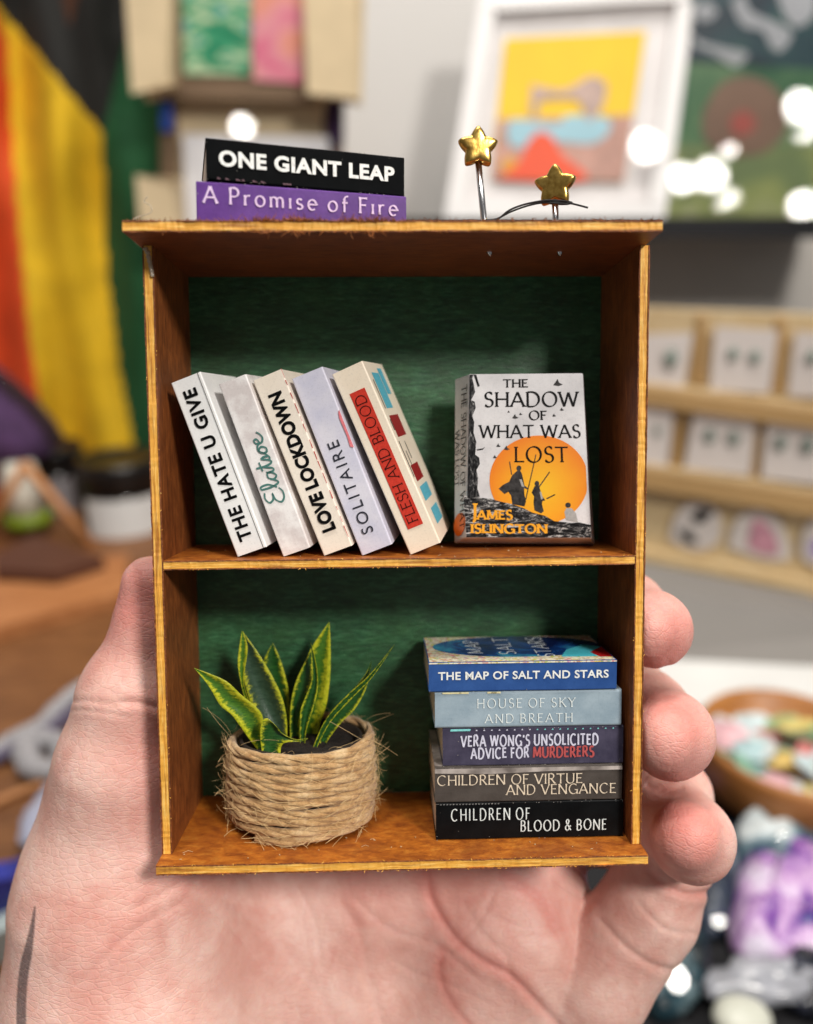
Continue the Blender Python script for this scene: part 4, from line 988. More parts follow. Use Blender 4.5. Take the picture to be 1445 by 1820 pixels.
for x in (-70, 2):
    for y in (12, 70): mb = MB(); mb.box((x-2.5, y-2.5, TZ-73), (x+2.5, y+2.5, TZ-2.5)); mb.build('leg', tw_, tb)
bd = [BZ(-30, 1000, TZ+1), BZ(228, 985, TZ+1), BZ(222, 1052, TZ+1), BZ(-30, 1122, TZ+1)]
mb = MB(); mb.add(bd+[p-Vector((0,0,.95)) for p in bd], [(0,1,2,3),(7,6,5,4),(0,4,5,1),(1,5,6,2),(2,6,7,3),(3,7,4,0)])
o = mb.build('wooden_board', wood('amber_board_wood', c(150,92,50), c(182,120,72), c(200,140,92), (.05,.3,.3), .5, 0, .2, 5)); tag(o, 'lighter amber wooden board lying on the table in front of the jars', 'board')
dt = thing('side_table', 'black cloth covered table at the lower right, under bowl and packets', 'table')
mb = MB(); mb.box((7, 6, TZ-3.5), (80, 74, TZ-.5)); mb.build('table_cloth', pm('black_cloth', c(24,24,27), .9, .3), dt, bevel=.5)
for x in (10, 76): 
    for y in (10, 70): mb = MB(); mb.box((x-2.5, y-2.5, TZ-73), (x+2.5, y+2.5, TZ-3.5)); mb.build('leg', pm('black_paint', c(24,24,26)), dt)

# striped flag hanging in folds
fl = thing('striped_flag', 'hanging striped cloth flag in orange, yellow and green with a black chevron', 'flag')
stripes = [('orange_stripe', [(-160,-80),(-20,-10),(12,70),(22,250),(34,420),(52,600),(72,720),(104,860),(104,1000),(-160,1000)], c(212,74,22)),
 ('yellow_stripe', [(-5,10),(182,238),(190,480),(212,660),(240,800),(240,1000),(104,1000),(104,860),(72,720),(52,600),(34,420),(22,250),(12,70),(-20,-10)], c(218,176,22)),
 ('black_chevron', [(-60,-80),(90,-80),(122,50),(160,-80),(265,-80),(182,238),(-5,10)], c(26,26,24)),
 ('brown_chevron', [(86,-80),(162,-80),(122,50)], c(84,50,30)),
 ('green_stripe', [(265,-80),(345,-80),(345,1000),(240,1000),(240,800),(212,660),(190,480),(182,238)], c(16,78,40))]
def inside(x, y, poly):
    r = False; n = len(poly)
    for i in range(n):
        (x0, y0), (x1, y1) = poly[i], poly[(i+1) % n]
        if (y0 > y) != (y1 > y) and x < (x1-x0)*(y-y0)/(y1-y0)+x0: r = not r
    return r
gxn, gyn = 104, 150; X0, X1, Y0_, Y1_ = -140, 345, -80, 905
def flag_pt(i, j):
    x = X0+(X1-X0)*i/gxn; y = Y0_+(Y1_-Y0_)*j/gyn
    d = 1.1*math.sin(x*.035+y*.004)+.7*math.sin(x*.06-y*.009+1)+.8*noise.noise(Vector((x*.01, y*.006, 0)))
    return B(x, y, 70+d)
parts = {s_[0]: MB() for s_ in stripes}; gp = [[flag_pt(i, j) for j in range(gyn+1)] for i in range(gxn+1)]
for i in range(gxn):
    for j in range(gyn):
        x = X0+(X1-X0)*(i+.5)/gxn; y = Y0_+(Y1_-Y0_)*(j+.5)/gyn
        for s_ in stripes:
            if inside(x, y, s_[1]):
                q = [gp[i][j], gp[i][j+1], gp[i+1][j+1], gp[i+1][j]]; parts[s_[0]].add(q, [(0,1,2,3)]); break
for s_ in stripes:
    o = parts[s_[0]].build(s_[0], plain(s_[0]+'_cloth', s_[2], .85, .12, .4), fl, False)
    bmm = o.modifiers.new('w', 'WELD'); so = o.modifiers.new('t', 'SOLIDIFY'); so.thickness = .08
    o.data.polygons.foreach_set('use_smooth', [True]*len(o.data.polygons))
# purple cloth fold, red cloth, stick
def blob(name, mat, cen, r, parent=None, seed=0, amp=.25, sub=3):
    mb = MB(); n, m = 24, 14; vs = []; fs = []
    for i in range(m+1):
        for j in range(n):
            th, ph = math.pi*i/m, 2*math.pi*j/n; d = Vector((math.sin(th)*math.cos(ph), math.sin(th)*math.sin(ph), math.cos(th)))
            k = 1+amp*noise.noise(d*1.8+Vector((seed, 0, 0))); vs.append(Vector(cen)+Vector((d.x*r[0], d.y*r[1], d.z*r[2]))*k)
    for i in range(m):
        for j in range(n): a = i*n+j; b = i*n+(j+1) % n; fs.append((a, b, b+n, a+n))
    mb.add(vs, fs); return mb.build(name, mat, parent, True)
hat = thing('cloth_cone', 'dark purple cloth cone with a slack point, at the left edge', 'cloth')
q = [B(x, y, 58) for x, y in ((-60,640),(0,690),(40,725),(75,765),(96,800),(70,818),(20,826),(-60,830))]
mb = MB(); n = len(q); ctr = sum(q, Vector())/n
vs = []; 
for k, s_ in enumerate((1, .96, .8, .45)): vs += [ctr+(p-ctr)*s_+Vector((0, -[0, 1.2, 2.4, 3.4][k], 0)) for p in q]
vs += [p+Vector((0, 3, 0)) for p in q]
fs = [(k*n+i, k*n+(i+1) % n, (k+1)*n+(i+1) % n, (k+1)*n+i) for k in range(3) for i in range(n)]+[tuple(3*n+i for i in range(n)), tuple(4*n+i for i in range(n))]+[(i, (i+1) % n, 4*n+(i+1) % n, 4*n+i) for i in range(n)]
mb.add(vs, fs); mb.build('cone_cloth', plain('purple_cloth', c(70,44,82), .9, .3, .6), hat, True)
o = slab('red_box', [(-60,835),(14,835),(12,962),(-60,968)], 60, 6, pm('red_card', c(166,26,22), .6)); tag(o, 'small red box at the left edge below the purple cloth', 'box')
def rod(name, a, b, Ya, Yb, r, mat, parent=None, n=8): mb = MB(); mb.tube([B(*a, Ya), B(*b, Yb)], r, n); return mb.build(name, mat, parent, True)
STK = pm('pale_stick_wood', c(190,132,84), .6)
es = thing('small_easel', 'slim wooden easel leg standing on a dark base beside the jars', 'easel')
rod('easel_leg', (44,825), (168,975), 52, 52, .38, STK, es); rod('easel_leg', (44,825), (-40,975), 52, 54, .38, STK, es)
bs_ = [BZ(-10, 985, TZ+1.9), BZ(60, 950, TZ+1.9), BZ(185, 992, TZ+1.9), BZ(100, 1018, TZ+1.9), BZ(-10, 1012, TZ+1.9)]
mb = MB(); n = 5; mb.add(bs_+[p-Vector((0,0,.85)) for p in bs_], [tuple(range(n)), tuple(range(n, 2*n))[::-1]]+[(i, (i+1) % n, n+(i+1) % n, n+i) for i in range(n)])
mb.build('base', pm('dark_base_wood', c(84,50,36), .6), es)
def jar(label, px0, px1, ytop, ylid, ybase, Y, lab_col, lab_box):
    j = thing('candle_jar', label, 'jar', 'black lidded candle jars on the table')
    a, b = B(px0, ybase, Y), B(px1, ybase, Y); r = (b.x-a.x)/2; cx_ = (a.x+b.x)/2; zb = TZ+.02; zt = B(px0, ytop, Y).z; zl = B(px0, ylid, Y).z
    GL_ = pm('smoky_glass', c(30,26,24), .15, .1, .3, .6); LD = pm('black_lid', c(20,18,18), .3, .1)
    mb = MB(); mb.lathe([(r*.90, 0), (r*.96, .4), (r*.96, zl-zb-.6), (r*.9, zl-zb)], (cx_, Y, zb), 40); mb.build('glass', GL_, j, True)
    mb = MB(); mb.lathe([(r*.98, zl-zb), (r, zl-zb+.1), (r, zt-zb-.4), (r*.96, zt-zb), (r*.86, zt-zb+.02), (r*.84, zt-zb-.15)], (cx_, Y, zb), 40); mb.build('lid', LD, j, True)
    x0, x1, y0, y1 = lab_box; A0 = math.asin(max(-1, min(1, (B(x0, y0, Y).x-cx_)/r))); A1 = math.asin(max(-1, min(1, (B(x1, y0, Y).x-cx_)/r)))
    z1, z0_ = B(x0, y0, Y).z, B(x0, y1, Y).z; mb = MB(); vs = []; m = 16
    for i in range(m+1):
        a_ = A0+(A1-A0)*i/m
        for z in (z0_, z1): vs.append((cx_+r*1.01*math.sin(a_), Y-r*1.01*math.cos(a_), z))
    mb.add(vs, [(2*i, 2*i+2, 2*i+3, 2*i+1) for i in range(m)]); mb.build('label', lab_col, j, True)
jar('dark candle jar with a black lid and bright white label, nearest the bookcase', 158, 300, 812, 860, 962, 57, pm('white_label', c(218,220,220), .6), (172, 284, 868, 950))
jar('dark candle jar with a black lid and dim grey label, behind the stick', 62, 166, 790, 826, 940, 62, pm('grey_label', c(140,136,140), .6), (68, 140, 838, 900))
cup = thing('small_cup', 'white tapered cup with a lime green foot beside the easel', 'cup')
ca, cb_ = B(22, 960, 55), B(92, 960, 55); cx_ = (ca.x+cb_.x)/2; r = (cb_.x-ca.x)/2
mb = MB(); mb.lathe([(r*.9, .9), (r*.95, 3), (r*.7, 5.2), (r*.62, 5.3)], (cx_, 55, TZ+1), 28); mb.build('cup_body', pm('white_china', c(222,218,204), .4), cup, True)
mb = MB(); mb.lathe([(r*1.1, 0), (r*1.25, .3), (r*1.1, .9), (r*.9, 1.0)], (cx_, 55, TZ+1), 28); mb.build('foot', pm('lime_glaze', c(120,140,30), .4), cup, True)

# pale display stand with small pictures, upper middle
CRM = pm('cream_wood', c(216,196,160), .6, .08); BRN = pm('taupe_wood', c(120,98,76), .6, .1); 
ds = thing('display_stand', 'cream wooden display stand with a framed pair of small pictures hanging at top', 'display stand')
slab('post', [(226,-60),(298,-60),(304,150),(240,158)], 62, 4, CRM, ds, .3); slab('post', [(545,-60),(640,-60),(634,168),(552,160)], 62, 4, CRM, ds, .3)
slab('frame', [(290,-60),(560,-60),(556,176),(306,168)], 64.2, 2.4, BRN, ds, .2)
t = NT('green_marbled_print'); v = t.coord((.12,.12,.3)); t.col(t.ramp(t.noise(v, 2.3, 3, .5, 1.2), [(.36, c(30,120,84)), (.47, c(70,160,120)), (.53, c(200,214,176)), (.6, c(60,150,110)), (.72, c(90,150,210))])); t.set(Roughness=.3)
slab('green_picture', [(320,-60),(446,-60),(446,134),(328,132)], 64, .15, t.m, ds)
t = NT('pink_marbled_print'); v = t.coord((.12,.12,.2)); t.col(t.ramp(t.noise(v, 1.6, 3, .5, .6), [(.36, c(214,110,140)), (.5, c(222,150,160)), (.64, c(226,150,110))])); t.set(Roughness=.3)
slab('pink_picture', [(448,-60),(545,-60),(538,148),(450,142)], 64, .15, t.m, ds)
slab('backing', [(308,170),(576,170),(574,420),(308,420)], 66.8, 1, CRM, ds, .2)
slab('side_post', [(284,180),(312,180),(314,420),(288,420)], 66, 1.5, BRN, ds); slab('side_post', [(570,166),(612,166),(606,420),(572,420)], 68, 1.5, pm('mauve_wood', c(150,128,120), .6), ds)
slab('foot_block', [(248,318),(312,322),(316,420),(256,420)], 63, 3, CRM, ds, .3)
o = slab('white_card', [(324,238),(585,244),(588,420),(332,420)], 65.6, .3, pm('white_card_stock', c(226,226,230), .5)); tag(o, 'plain white card propped behind the black book', 'card')
o = slab('blue_tag', [(283,178),(304,178),(308,232),(288,234)], 65.4, .3, pm('blue_card', c(36,76,170), .5)); tag(o, 'small bright blue tag at the edge of the green stripe', 'tag')
o = blob('purple_pouch', pm('dark_purple_cloth', c(52,30,66), .8), B(593,215,66.5), (.9,.9,2.2), seed=3); tag(o, 'tiny dark purple pouch hanging beside the cream stand', 'pouch')

# white framed picture behind glass
WF = pm('white_frame_paint', c(232,230,230), .45, .02)
fr = thing('framed_picture', 'white framed abstract print in yellow, blue and red, leaning behind the pins', 'picture')
def quad_in(q, s0, s1, t0, t1):
    (ax, ay), (bx, by), (cx_, cy_), (dx, dy) = q      # TL TR BR BL
    f = lambda s_, t_: (ax*(1-s_)*(1-t_)+bx*s_*(1-t_)+cx_*s_*t_+dx*(1-s_)*t_, ay*(1-s_)*(1-t_)+by*s_*(1-t_)+cy_*s_*t_+dy*(1-s_)*t_)
    return [f(s0, t0), f(s1, t0), f(s1, t1), f(s0, t1)]
O = [(858,-20),(1240,-40),(1180,392),(792,388)]; YF_ = [66, 66, 62, 62]
def yl(t_): return 66-4*t_
for (s0, s1, t0, t1) in ((0,1,0,.09), (0,1,.93,1), (0,.075,.09,.93), (.925,1,.09,.93)):
    q = quad_in(O, s0, s1, t0, t1); slab('frame_bar', q, [yl(t0), yl(t0), yl(t1), yl(t1)], 1.6, WF, fr, .15)
q = quad_in(O, .07, .93, .085, .935); slab('mat_board', q, [yl(.085)+.9, yl(.085)+.9, yl(.935)+.9, yl(.935)+.9], .3, pm('mat_card', c(222,218,218), .7), fr)
art = [(898,68),(1148,55),(1109,322),(872,317)]
def art_quad(name, pts, mat, off): 
    Ys = [yl((y+25)/412)+.55-off*1.5 for x, y in pts]; return slab(name, pts, Ys, .02, mat, fr)
art_quad('yellow_field', art, pm('yellow_print', c(232,190,24), .5, .04), .05)
art_quad('mauve_field', [(886,212),(1126,205),(1109,322),(872,317)], plain('mauve_print', c(176,132,118), .5, .25, .8), .08)
def smoothpoly(pts): 
    pts = pts+[pts[0]]; return smooth_line(pts, 4)[:-1]
art_quad('blue_band', smoothpoly([(900,230),(915,212),(990,220),(1010,205),(1078,210),(1082,235),(1050,256),(990,252),(930,262),(905,255)]), pm('light_blue_print', c(150,190,204), .5), .11)
art_quad('red_mound', smoothpoly([(882,318),(920,290),(940,250),(960,234),(982,244),(1000,275),(1042,320)]), pm('vermilion_print', c(224,78,36), .5), .14)
art_quad('grey_shape', smoothpoly([(945,150),(1000,160),(1040,140),(1055,135),(1078,150),(1070,190),(1045,215),(1030,180),(1000,175),(960,180),(955,205),(943,200)]), plain('lilac_grey_print', c(176,150,140), .5, .2, 1), .12)
art_quad('ochre_patch', smoothpoly([(890,290),(905,278),(920,288),(915,305),(895,306)]), pm('ochre_print', c(210,150,40), .5), .11)

# big print in a clear sleeve
pr = thing('sleeved_print', 'large abstract print in teal, green and pink inside a shiny clear sleeve', 'picture')
YP_ = 65
t = NT('teal_print'); v = t.coord((.1,.1,.1)); t.col(t.ramp(t.noise(v, 1.8, 4, .6, .8), [(.35, c(20,44,66)), (.5, c(36,80,92)), (.65, c(70,120,110))])); t.set(Roughness=.4)
slab('teal_part', [(1232,-60),(1520,-60),(1520,130),(1212,110)], YP_+.6, .1, t.m, pr)
t = NT('green_print'); v = t.coord((.1,.1,.1)); t.col(t.ramp(t.noise(v, 1.6, 3, .6, .5), [(.35, c(60,120,84)), (.5, c(110,156,110)), (.62, c(150,176,130))])); t.set(Roughness=.4)
slab('green_part', [(1212,108),(1520,128),(1520,260),(1196,260)], YP_+.6, .1, t.m, pr)
t = NT('olive_print'); v = t.coord((.1,.1,.1)); t.col(t.ramp(t.noise(v, 1.2, 3, .6, .5), [(.38, c(140,160,110)), (.5, c(180,190,120)), (.62, c(210,212,180))])); t.set(Roughness=.4)
slab('olive_part', [(1196,259),(1520,259),(1520,392),(1180,392)], YP_+.6, .1, t.m, pr)
PKB = plain('dusty_pink_print', c(160,128,108), .5, .2, .3)
slab('pink_round', smoothpoly([(1250,200),(1280,150),(1330,135),(1380,160),(1400,220),(1360,270),(1290,275),(1252,245)]), YP_+.5, .05, PKB, pr)
slab('red_dot', smoothpoly([(1296,215),(1320,196),(1342,212),(1336,234),(1308,240)]), YP_+.42, .05, pm('coral_print', c(206,110,100), .5), pr)
WS = pm('white_splash_print', c(214,216,222), .5)
for pts in ([(1226,60),(1250,75),(1290,85),(1330,95),(1310,118),(1290,110),(1262,92),(1240,84)], [(1300,5),(1320,-10),(1335,20),(1380,40),(1408,60),(1390,90),(1372,85),(1355,55),(1320,45)], [(1378,-20),(1440,-30),(1450,20),(1420,48),(1396,30)], [(1236,15),(1255,2),(1275,20),(1262,36),(1240,34)]):
    slab('white_splash', smoothpoly(pts), YP_+.5, .05, WS, pr)
# the clear sleeve: a thin glossy film with added discs that mirror the ceiling lamps
SL = NT('clear_film'); gl = SL.n('ShaderNodeBsdfGlossy'); gl.inputs['Roughness'].default_value = .06; tr_ = SL.n('ShaderNodeBsdfTransparent'); mx = SL.n('ShaderNodeMixShader'); fn = SL.n('ShaderNodeFresnel'); fn.inputs[0].default_value = 1.45
SL.l(fn.outputs[0], mx.inputs[0]); SL.l(tr_.outputs[0], mx.inputs[1]); SL.l(gl.outputs[0], mx.inputs[2]); SL.l(mx.outputs[0], SL.out.inputs['Surface']); SL = SL.m
slab('film', [(1238,-60),(1520,-60),(1520,394),(1184,394)], YP_, .04, SL, pr)
LAMPS = [shelf_dir(R_(30), R_(27), 110), shelf_dir(R_(-34), R_(68), 120)]
def glint_disc(name, px, py, Y, r, parent, lamp_i=0, mat=SL):
    """an added, barely domed glossy disc, tilted half way between eye and lamp for a highlight"""
    p = B(px, py, Y); n_v = ((CW-p).normalized()+(LAMPS[lamp_i]-p).normalized()).normalized()
    a = n_v.orthogonal().normalized(); b = n_v.cross(a); mb = MB(); vs = [p+n_v*.012*r]; n = 20; rings = 5
    for k in range(1, rings+1):
        s_ = k/rings
        for j in range(n): th_ = 2*math.pi*j/n; vs.append(p+n_v*(.012*r*(1-s_*s_))+(a*math.cos(th_)+b*math.sin(th_))*(r*s_))
    fs = [(0, 1+j, 1+(j+1) % n) for j in range(n)]
    for k in range(rings-1):
        for j in range(n): q0 = 1+k*n+j; q1 = 1+k*n+(j+1) % n; fs.append((q0, q0+n, q1+n, q1))
    mb.add(vs, fs); return mb.build(name, mat, parent, True)
for (x, y, r, l_) in ((1212,318,1.2,0), (1262,312,1.5,0), (1290,355,1.3,1), (1295,268,.7,1), (1425,192,1.5,0), (1432,234,1.3,1), (1428,368,1.4,0)):
    glint_disc('film_glint_disc', x, y, YP_-.6, r, pr, l_)  # added discs, tilted so that lamp highlights show over the film
glint_disc('lamp_glint_disc', 1148, 260, yl(.7)-.5, 1.25, fr, 0); glint_disc('lamp_glint_disc', 430, 226, 65.0, .95, ds, 0)  # added glossy discs tilted for highlights on picture and stand

# ledge under the pictures, grey wall panel, tiered pine rack of cards
o = slab('ledge', [(700,388),(1560,384),(1560,424),(700,420)], 61, 14, pm('black_ledge_paint', c(22,22,26), .5)); tag(o, 'black ledge that the framed picture and the sleeved print stand on', 'shelf')
GW = plain('grey_panel_paint', c(205,200,194), .8, .06, .1)
o = slab('grey_panel', [(700,420),(1560,424),(1560,1200),(700,1200)], 74, 1, GW); tag(o, kind='structure'); o.name = 'wall_panel'
PINE = wood('pale_pine', c(214,184,136), c(230,206,162), c(238,218,180), (.1,.4,.4), .55, 0, .2, 4)
PINS_ = pm('pine_edge', c(190,154,104), .6)
rk = thing('card_rack', 'tiered pale pine rack holding small cards and stickers, on a black base', 'rack')
def rq(x, y, Y0=42):                            # the rack turns towards us on the right
    return B(x, y, Y0+(1300-x)*.018)
def rslab(name, pts, mat, parent, off=0., thick=.4, bevel=0):
    mb = MB(); n = len(pts); f = [rq(*p)+Vector((0, -off, 0)) for p in pts]; b = [p+Vector((0, thick, 0)) for p in f]
    mb.add(f+b, [tuple(range(n)), tuple(range(n, 2*n))[::-1]]+[(i, (i+1) % n, n+(i+1) % n, n+i) for i in range(n)]); return mb.build(name, mat, parent, False, bevel)
rslab('back_board', [(1090,546),(1520,562),(1520,1062),(1090,980)], PINE, rk, 0, .8)
for (y0, y1, h_) in ((688,728,24), (829,878,28), (980,1044,26)):
    rslab('ledge_board', [(1090,y0-9),(1520,y1+9),(1520,y1+9+h_),(1090,y0-9+h_)], PINS_ if h_ != 26 else PINE, rk, 1.4, 1.5, .1)
    rslab('ledge_top', [(1090,y0-19),(1520,y1-3),(1520,y1+8),(1090,y0-10)], PINE, rk, 1.0, 1.0)
for (x0, x1, y, h_) in ((1236,1250,560,118), (1374,1390,565,125), (1196,1210,725,110), (1336,1346,735,120)):
    rslab('divider', [(x0,y),(x1,y),(x1-8,y+h_),(x0-8,y+h_)], PINS_, rk, .6, .5)
base_q = [(1060,998),(1560,1092),(1560,1118),(1060,1020)]
rslab('black_base', base_q, pm('black_lacquer', c(16,16,20), .4), rk, 1.6, 6)
CARD = pm('white_card_paper', c(226,218,214), .6, .03); SG = pm('grey_green_stud', c(120,134,126), .4)
cards = [([(1120,592),(1222,588),(1206,688),(1120,682)], [(1185,632,11)], 'white earring card beside the bookcase edge, top tier of the rack'),
 ([(1262,578),(1370,584),(1356,694),(1252,688)], [(1292,625,8),(1330,630,8)], 'white earring card in the middle of the top tier of the rack'),
 ([(1402,586),(1520,592),(1520,706),(1388,698)], [(1430,630,8)], 'white earring card at the right edge of the top tier'),
 ([(1120,714),(1190,716),(1178,826),(1120,822)], [(1160,760,6)], 'narrow slice of white card in the middle tier by the bookcase'),
 ([(1226,722),(1334,728),(1322,838),(1208,826)], [(1252,768,9),(1294,772,9)], 'white earring card in the middle tier with two dark studs'),
 ([(1352,730),(1520,745),(1520,862),(1342,842)], [(1376,780,9),(1424,784,10)], 'wide white earring card at the right end of the middle tier')]
for i, (q, dots, lab) in enumerate(cards):
    cdr = thing('earring_card', lab, 'card', 'white cards standing in the rack')
    rslab('card', q, CARD, cdr, .95, .1)
    for (x, y, r) in dots:
        p = rq(x, y)+Vector((0, -1.0, 0)); o = blob('earring', SG, p, (r*.042, .2, r*.055), cdr, seed=i, amp=.3)
def sticker(lab, out, parts_):
    st = thing('sticker', lab, 'sticker', 'die cut stickers on the bottom tier')
    rslab('backing', smoothpoly(out), CARD, st, .5, .08)
    for nm, pts, mat in parts_: rslab(nm, smoothpoly(pts), mat, st, .56, .05)
sticker('black and white die cut sticker on the bottom tier of the rack', [(1186,955),(1196,915),(1222,890),(1256,894),(1276,918),(1270,960),(1232,974)],
  [('black_shape', [(1222,915),(1240,900),(1262,906),(1250,918),(1234,926)], pm('black_sticker', c(24,24,26))), ('black_patch', [(1200,936),(1216,938),(1234,954),(1226,962),(1206,950)], pm('black_sticker', c(24,24,26)))])
sticker('white domed sticker with a pink drawing on the bottom tier', [(1290,968),(1298,930),(1322,904),(1352,902),(1382,926),(1398,985),(1350,990)],
  [('pink_drawing', [(1322,965),(1330,925),(1346,920),(1368,940),(1376,978),(1344,978)], plain('pink_drawing_print', c(208,150,168), .6, .3, 1.2))])
sticker('white sticker with a violet drawing at the right edge of the bottom tier', [(1418,985),(1420,950),(1440,915),(1480,910),(1500,960),(1480,1010),(1440,1000)],
  [('violet_drawing', [(1430,968),(1445,950),(1475,955),(1478,985),(1440,985)], pm('violet_drawing_print', c(164,146,206)))])
# white cloth and grey box below the rack
o = slab('grey_box', [(1060,1022),(1560,1122),(1560,1200),(1060,1172)], [36, 34, 31.5, 33], 4, plain('grey_card', c(130,126,122), .8, .05, .1)); tag(o, 'plain grey box under the black base of the rack', 'box')
q = [BZ(1120, 1168, TZ+.4), BZ(1560, 1190, TZ+.4), BZ(1560, 1300, TZ+.4), BZ(1110, 1330, TZ+.4)]
mb = MB(); mb.add(q+[p-Vector((0,0,.7)) for p in q], [(0,1,2,3),(7,6,5,4),(0,4,5,1),(1,5,6,2),(2,6,7,3),(3,7,4,0)])
o = mb.build('white_cloth', pm('white_linen', c(214,214,212), .9)); tag(o, 'white cloth spread between the grey box and the wooden bowl', 'cloth')
# round wooden tray of stickers
tc_ = BZ(1405, 1330, TZ+2.2); ZT_ = TZ+.1
ax = BZ(1250, 1330, TZ+2.2); R0 = abs(tc_.x-ax.x)
tray = thing('wooden_bowl', 'shallow round wooden bowl full of shiny stickers at the right edge', 'bowl')
mb = MB(); mb.lathe([(R0*.86, 0), (R0*.97, .5), (R0*1.02, 2.4), (R0*1.0, 2.7), (R0*.94, 2.6), (R0*.90, .8), (R0*.3, .6)], (tc_.x, tc_.y, ZT_), 56); mb.build('bowl_body', wood('honey_wood', c(140,86,36), c(178,116,58), c(196,138,78), (.1,.1,.4), .45, 0, .2, 5), tray, True)
cols = [c(214,222,222), c(70,150,110), c(226,206,70), c(200,72,60), c(150,190,196), c(222,160,170), c(90,140,90), c(232,232,228), c(232,190,40), c(120,170,90), c(190,214,220), c(196,204,206)]
random.seed(21)
FM = []
for i, cc in enumerate(cols):
    t = NT('sticker_print'); v = t.coord((.5,.5,.5)); t.col(t.ramp(t.noise(v, 1.5, 3, .5), [(.42, tuple(.55*x+.10 for x in cc[:3])+(1,)), (.58, tuple(min(1, x*.75+.18) for x in cc[:3])+(1,))])); t.set(Roughness=.2); FM.append(t.m)
CN = 'white green yellow red aqua pink moss cream amber olive pale-blue grey'.split()
for i in range(44):
    a = random.uniform(0, 6.28); rr_ = R0*.72*math.sqrt(random.random()); p = Vector((tc_.x+rr_*math.cos(a), tc_.y+rr_*math.sin(a), ZT_+1.2+i*.028+.2*random.random()-rr_*.12))
    mb = MB(); n = random.choice((7, 9, 12)); s_ = random.uniform(.6, 1.15); ph = random.uniform(0, 6)
    tilt = Matrix.Rotation(random.uniform(-.35, .35), 3, 'X') @ Matrix.Rotation(random.uniform(-.3, .3), 3, 'Y')
    ring = [tilt @ Vector((s_*(1+.25*random.uniform(-1, 1))*math.cos(ph+6.283*k/n), s_*(1+.2*random.uniform(-1, 1))*math.sin(ph+6.283*k/n), 0)) for k in range(n)]
    mb.add([p+q_ for q_ in ring]+[p+q_+Vector((0,0,.05)) for q_ in ring], [tuple(range(n))[::-1], tuple(range(n, 2*n))]+[(k, (k+1) % n, n+(k+1) % n, n+k) for k in range(n)])
    o = mb.build('loose_sticker', FM[i % len(FM)]); tag(o, 'small shiny %s loose sticker heaped in the round wooden bowl' % CN[i % 12].replace('-', ' '), 'sticker', 'loose stickers heaped in the wooden bowl')
# crinkled packets on the dark table
def packet(lab, pts, Y, thick, stops, seed, lean=0):
    pk = thing('crinkled_packet', lab, 'packet', 'shiny packets on the dark table')
    t = NT('packet_print'); v = t.coord((.16,.16,.2), loc=(seed, 0, 0)); t.col(t.ramp(t.noise(v, 2.1, 4, .6, 1.0), stops)); t.set(Roughness=.18); t.bump(t.noise(v, 5, 4), .8, .5)
    n = len(pts); f = [BZ(x, y, TZ+.1) for x, y in pts]; ctr = sum(f, Vector())/n; mb = MB(); vs = []
    sc_ = [(1, 0), (.94, -.5), (.75, -.85), (.4, -1.0)]
    for s_, d in sc_: vs += [ctr+(p-ctr)*s_+Vector((0, 0, -d*thick*(1+.9*noise.noise(p*.6+Vector((seed, s_*3, 0)))))) for p in f]
    vs += [p-Vector((0, 0, .4)) for p in f]
    fs = [(k*n+i, k*n+(i+1) % n, (k+1)*n+(i+1) % n, (k+1)*n+i) for k in range(3) for i in range(n)]+[tuple(3*n+i for i in range(n)), tuple(4*n+i for i in range(n))[::-1]]+[(i, 4*n+i, 4*n+(i+1) % n, (i+1) % n) for i in range(n)]
    mb.add(vs, fs); mb.build('wrapper', t.m, pk, True)
    for i in range(1):
        x = random.uniform(min(p[0] for p in pts)+30, max(p[0] for p in pts)-20); y = random.uniform(min(p[1] for p in pts)+20, max(p[1] for p in pts)-20)
        q_ = BZ(x, y, TZ+thick*1.35); glint_disc('film_glint_disc', x, y, q_.y, random.uniform(.2, .38), pk, random.choice((0, 1)))  # added disc tilted towards a lamp for a highlight on the packet
packet('teal and grey crinkled packet just below the wooden bowl', smoothpoly([(1318,1450),(1400,1436),(1520,1440),(1520,1570),(1420,1580),(1330,1560),(1305,1500)]), 26, 1.0, [(.38, c(40,66,84)), (.5, c(110,136,148)), (.6, c(200,208,210))], 3)
packet('violet and white crinkled packet with blue patches at the lower right', smoothpoly([(1318,1540),(1380,1520),(1460,1530),(1540,1540),(1540,1700),(1400,1712),(1310,1690),(1296,1620)]), 21, 1.2, [(.36, c(40,54,120)), (.44, c(128,78,158)), (.52, c(196,160,204)), (.60, c(216,206,226))], 8)
packet('dark blue grey packet lying behind the violet one at the lower right', smoothpoly([(1245,1480),(1300,1470),(1312,1560),(1290,1650),(1240,1640)]), 26, .8, [(.4, c(30,40,56)), (.55, c(96,104,120)), (.65, c(160,166,176))], 14)
packet('black and grey wrapped packet at the right edge under the violet one', smoothpoly([(1400,1700),(1520,1690),(1540,1790),(1440,1800),(1390,1760)]), 20, .7, [(.42, c(20,22,30)), (.55, c(60,64,80)), (.66, c(140,140,150))], 19)
packet('dark packet with teal flecks behind the little finger', smoothpoly([(1160,1660),(1240,1650),(1262,1740),(1200,1800),(1150,1780)]), 20, .6, [(.45, c(14,20,24)), (.58, c(34,60,70)), (.68, c(120,140,146))], 23)
packet('small dark indigo packet half hidden between the fingers and the bowl', smoothpoly([(1196,1370),(1245,1362),(1250,1400),(1225,1430),(1190,1420)]), 36, .8, [(.4, c(40,34,92)), (.6, c(70,64,130))], 5)
o = blob('clear_film_roll', pm('silvery_film', c(150,152,160), .2, .4, 1, .8), BZ(1370,1745,TZ+.3), (2.2,.8,.5), seed=4, amp=.5); tag(o, 'crumpled silvery film under the violet packet', 'film')
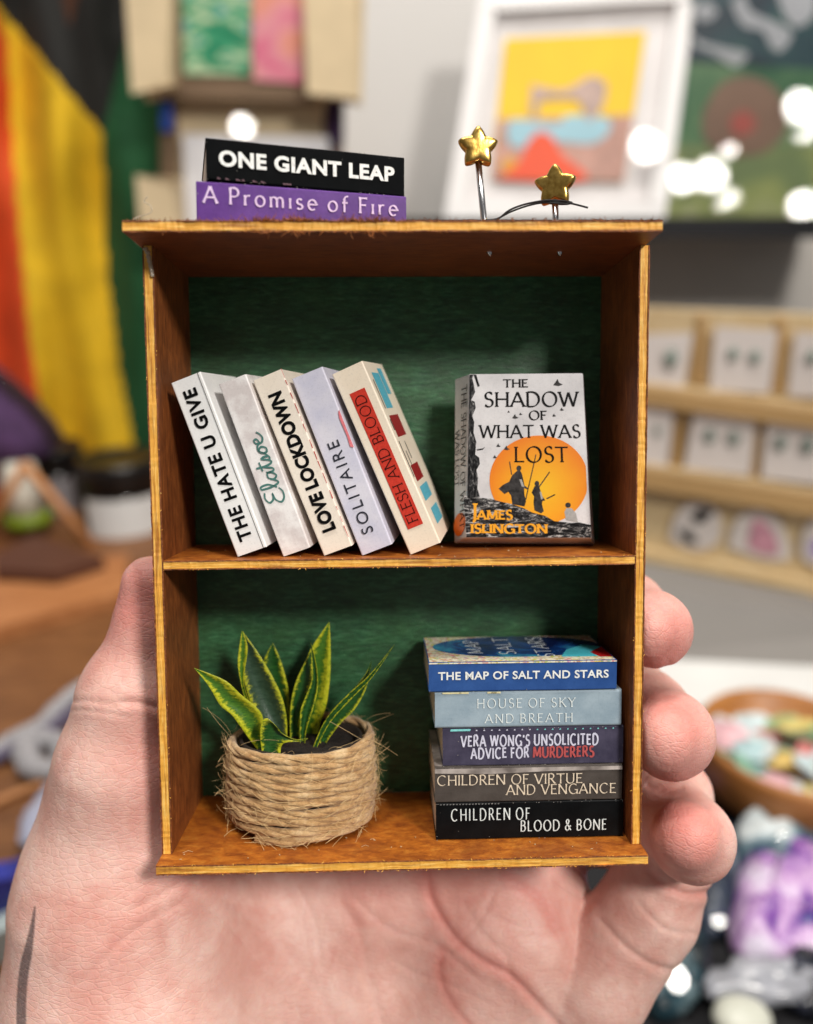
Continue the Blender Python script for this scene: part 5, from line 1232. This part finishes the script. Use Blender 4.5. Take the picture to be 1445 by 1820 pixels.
o = blob('pale_dish', pm('pale_glaze', c(196,198,186), .35), BZ(1320,1810,TZ+.6), (.95,.8,.5), seed=9, amp=.05); tag(o, 'pale rounded dish at the very bottom right', 'dish')
# beaded pale necklaces in a heap, lower left
random.seed(4)
SIL = plain('silver_beads', c(168,166,170), .35, .35, 2); DKV = pm('dark_violet_cord', c(62,54,78), .7)
def beads(lab, path, r, mat, dots=True):
    nk = thing('necklace', lab, 'necklace', 'pale bead strings on the table')
    pts = smooth_line([tuple(BZ(x, y, TZ+r+.03)) for x, y in path], 10); mb = MB(); mb.tube(pts, r*.35, 6); mb.build('cord', DKV, nk, True)
    me_ = None
    for p in pts[::1]:
        if me_ is None:
            o = blob('bead', mat, (0,0,0), (r, r, r*.9), nk, amp=.15); me_ = o.data; o.location = p
        else:
            o = bpy.data.objects.new('bead', me_); COL.objects.link(o); o.parent = nk; o.location = Vector(p)+Vector((random.uniform(-.3,.3), random.uniform(-.3,.3), 0))*r
beads('long pale bead string running up towards the thumb', [(-30,1345),(30,1310),(80,1280),(120,1240),(160,1215),(200,1190),(240,1170)], .42, SIL)
beads('thin dark and pale bead string lying alongside the long one', [(-30,1362),(40,1322),(90,1296),(130,1262),(175,1232),(230,1200)], .34, pm('dusky_beads', c(96,88,112), .4))
beads('bunched pale bead loop below the long string', [(40,1330),(70,1312),(105,1325),(118,1355),(90,1372),(55,1360),(45,1338)], .5, SIL)
beads('short string of pale beads close to the left edge of the hand', [(60,1490),(68,1450),(90,1420),(110,1400)], .5, pm('bluish_beads', c(170,174,196), .4))
mb = MB(); mb.tube([BZ(-40,1440,TZ+.2), BZ(130,1370,TZ+.2)], .2, 8); tag(mb.build('wooden_skewer', STK), 'thin pale wooden skewer lying below the bead strings', 'skewer')
o = slab('blue_packet', [(-40,1575),(24,1560),(28,1640),(-40,1668)], 14, 1, plain('blue_green_print', c(40,50,150), .4, .5, .8)); tag(o, 'small blue card at the left edge below the table', 'card')
o = slab('pale_packet', [(-40,1672),(16,1650),(8,1760),(-40,1800)], 13, 1, pm('pale_aqua_card', c(190,204,204), .5)); tag(o, 'pale aqua card at the bottom left corner', 'card')
bpy.context.view_layer.update()
for o in FORE: o.matrix_world = LEAN @ o.matrix_world
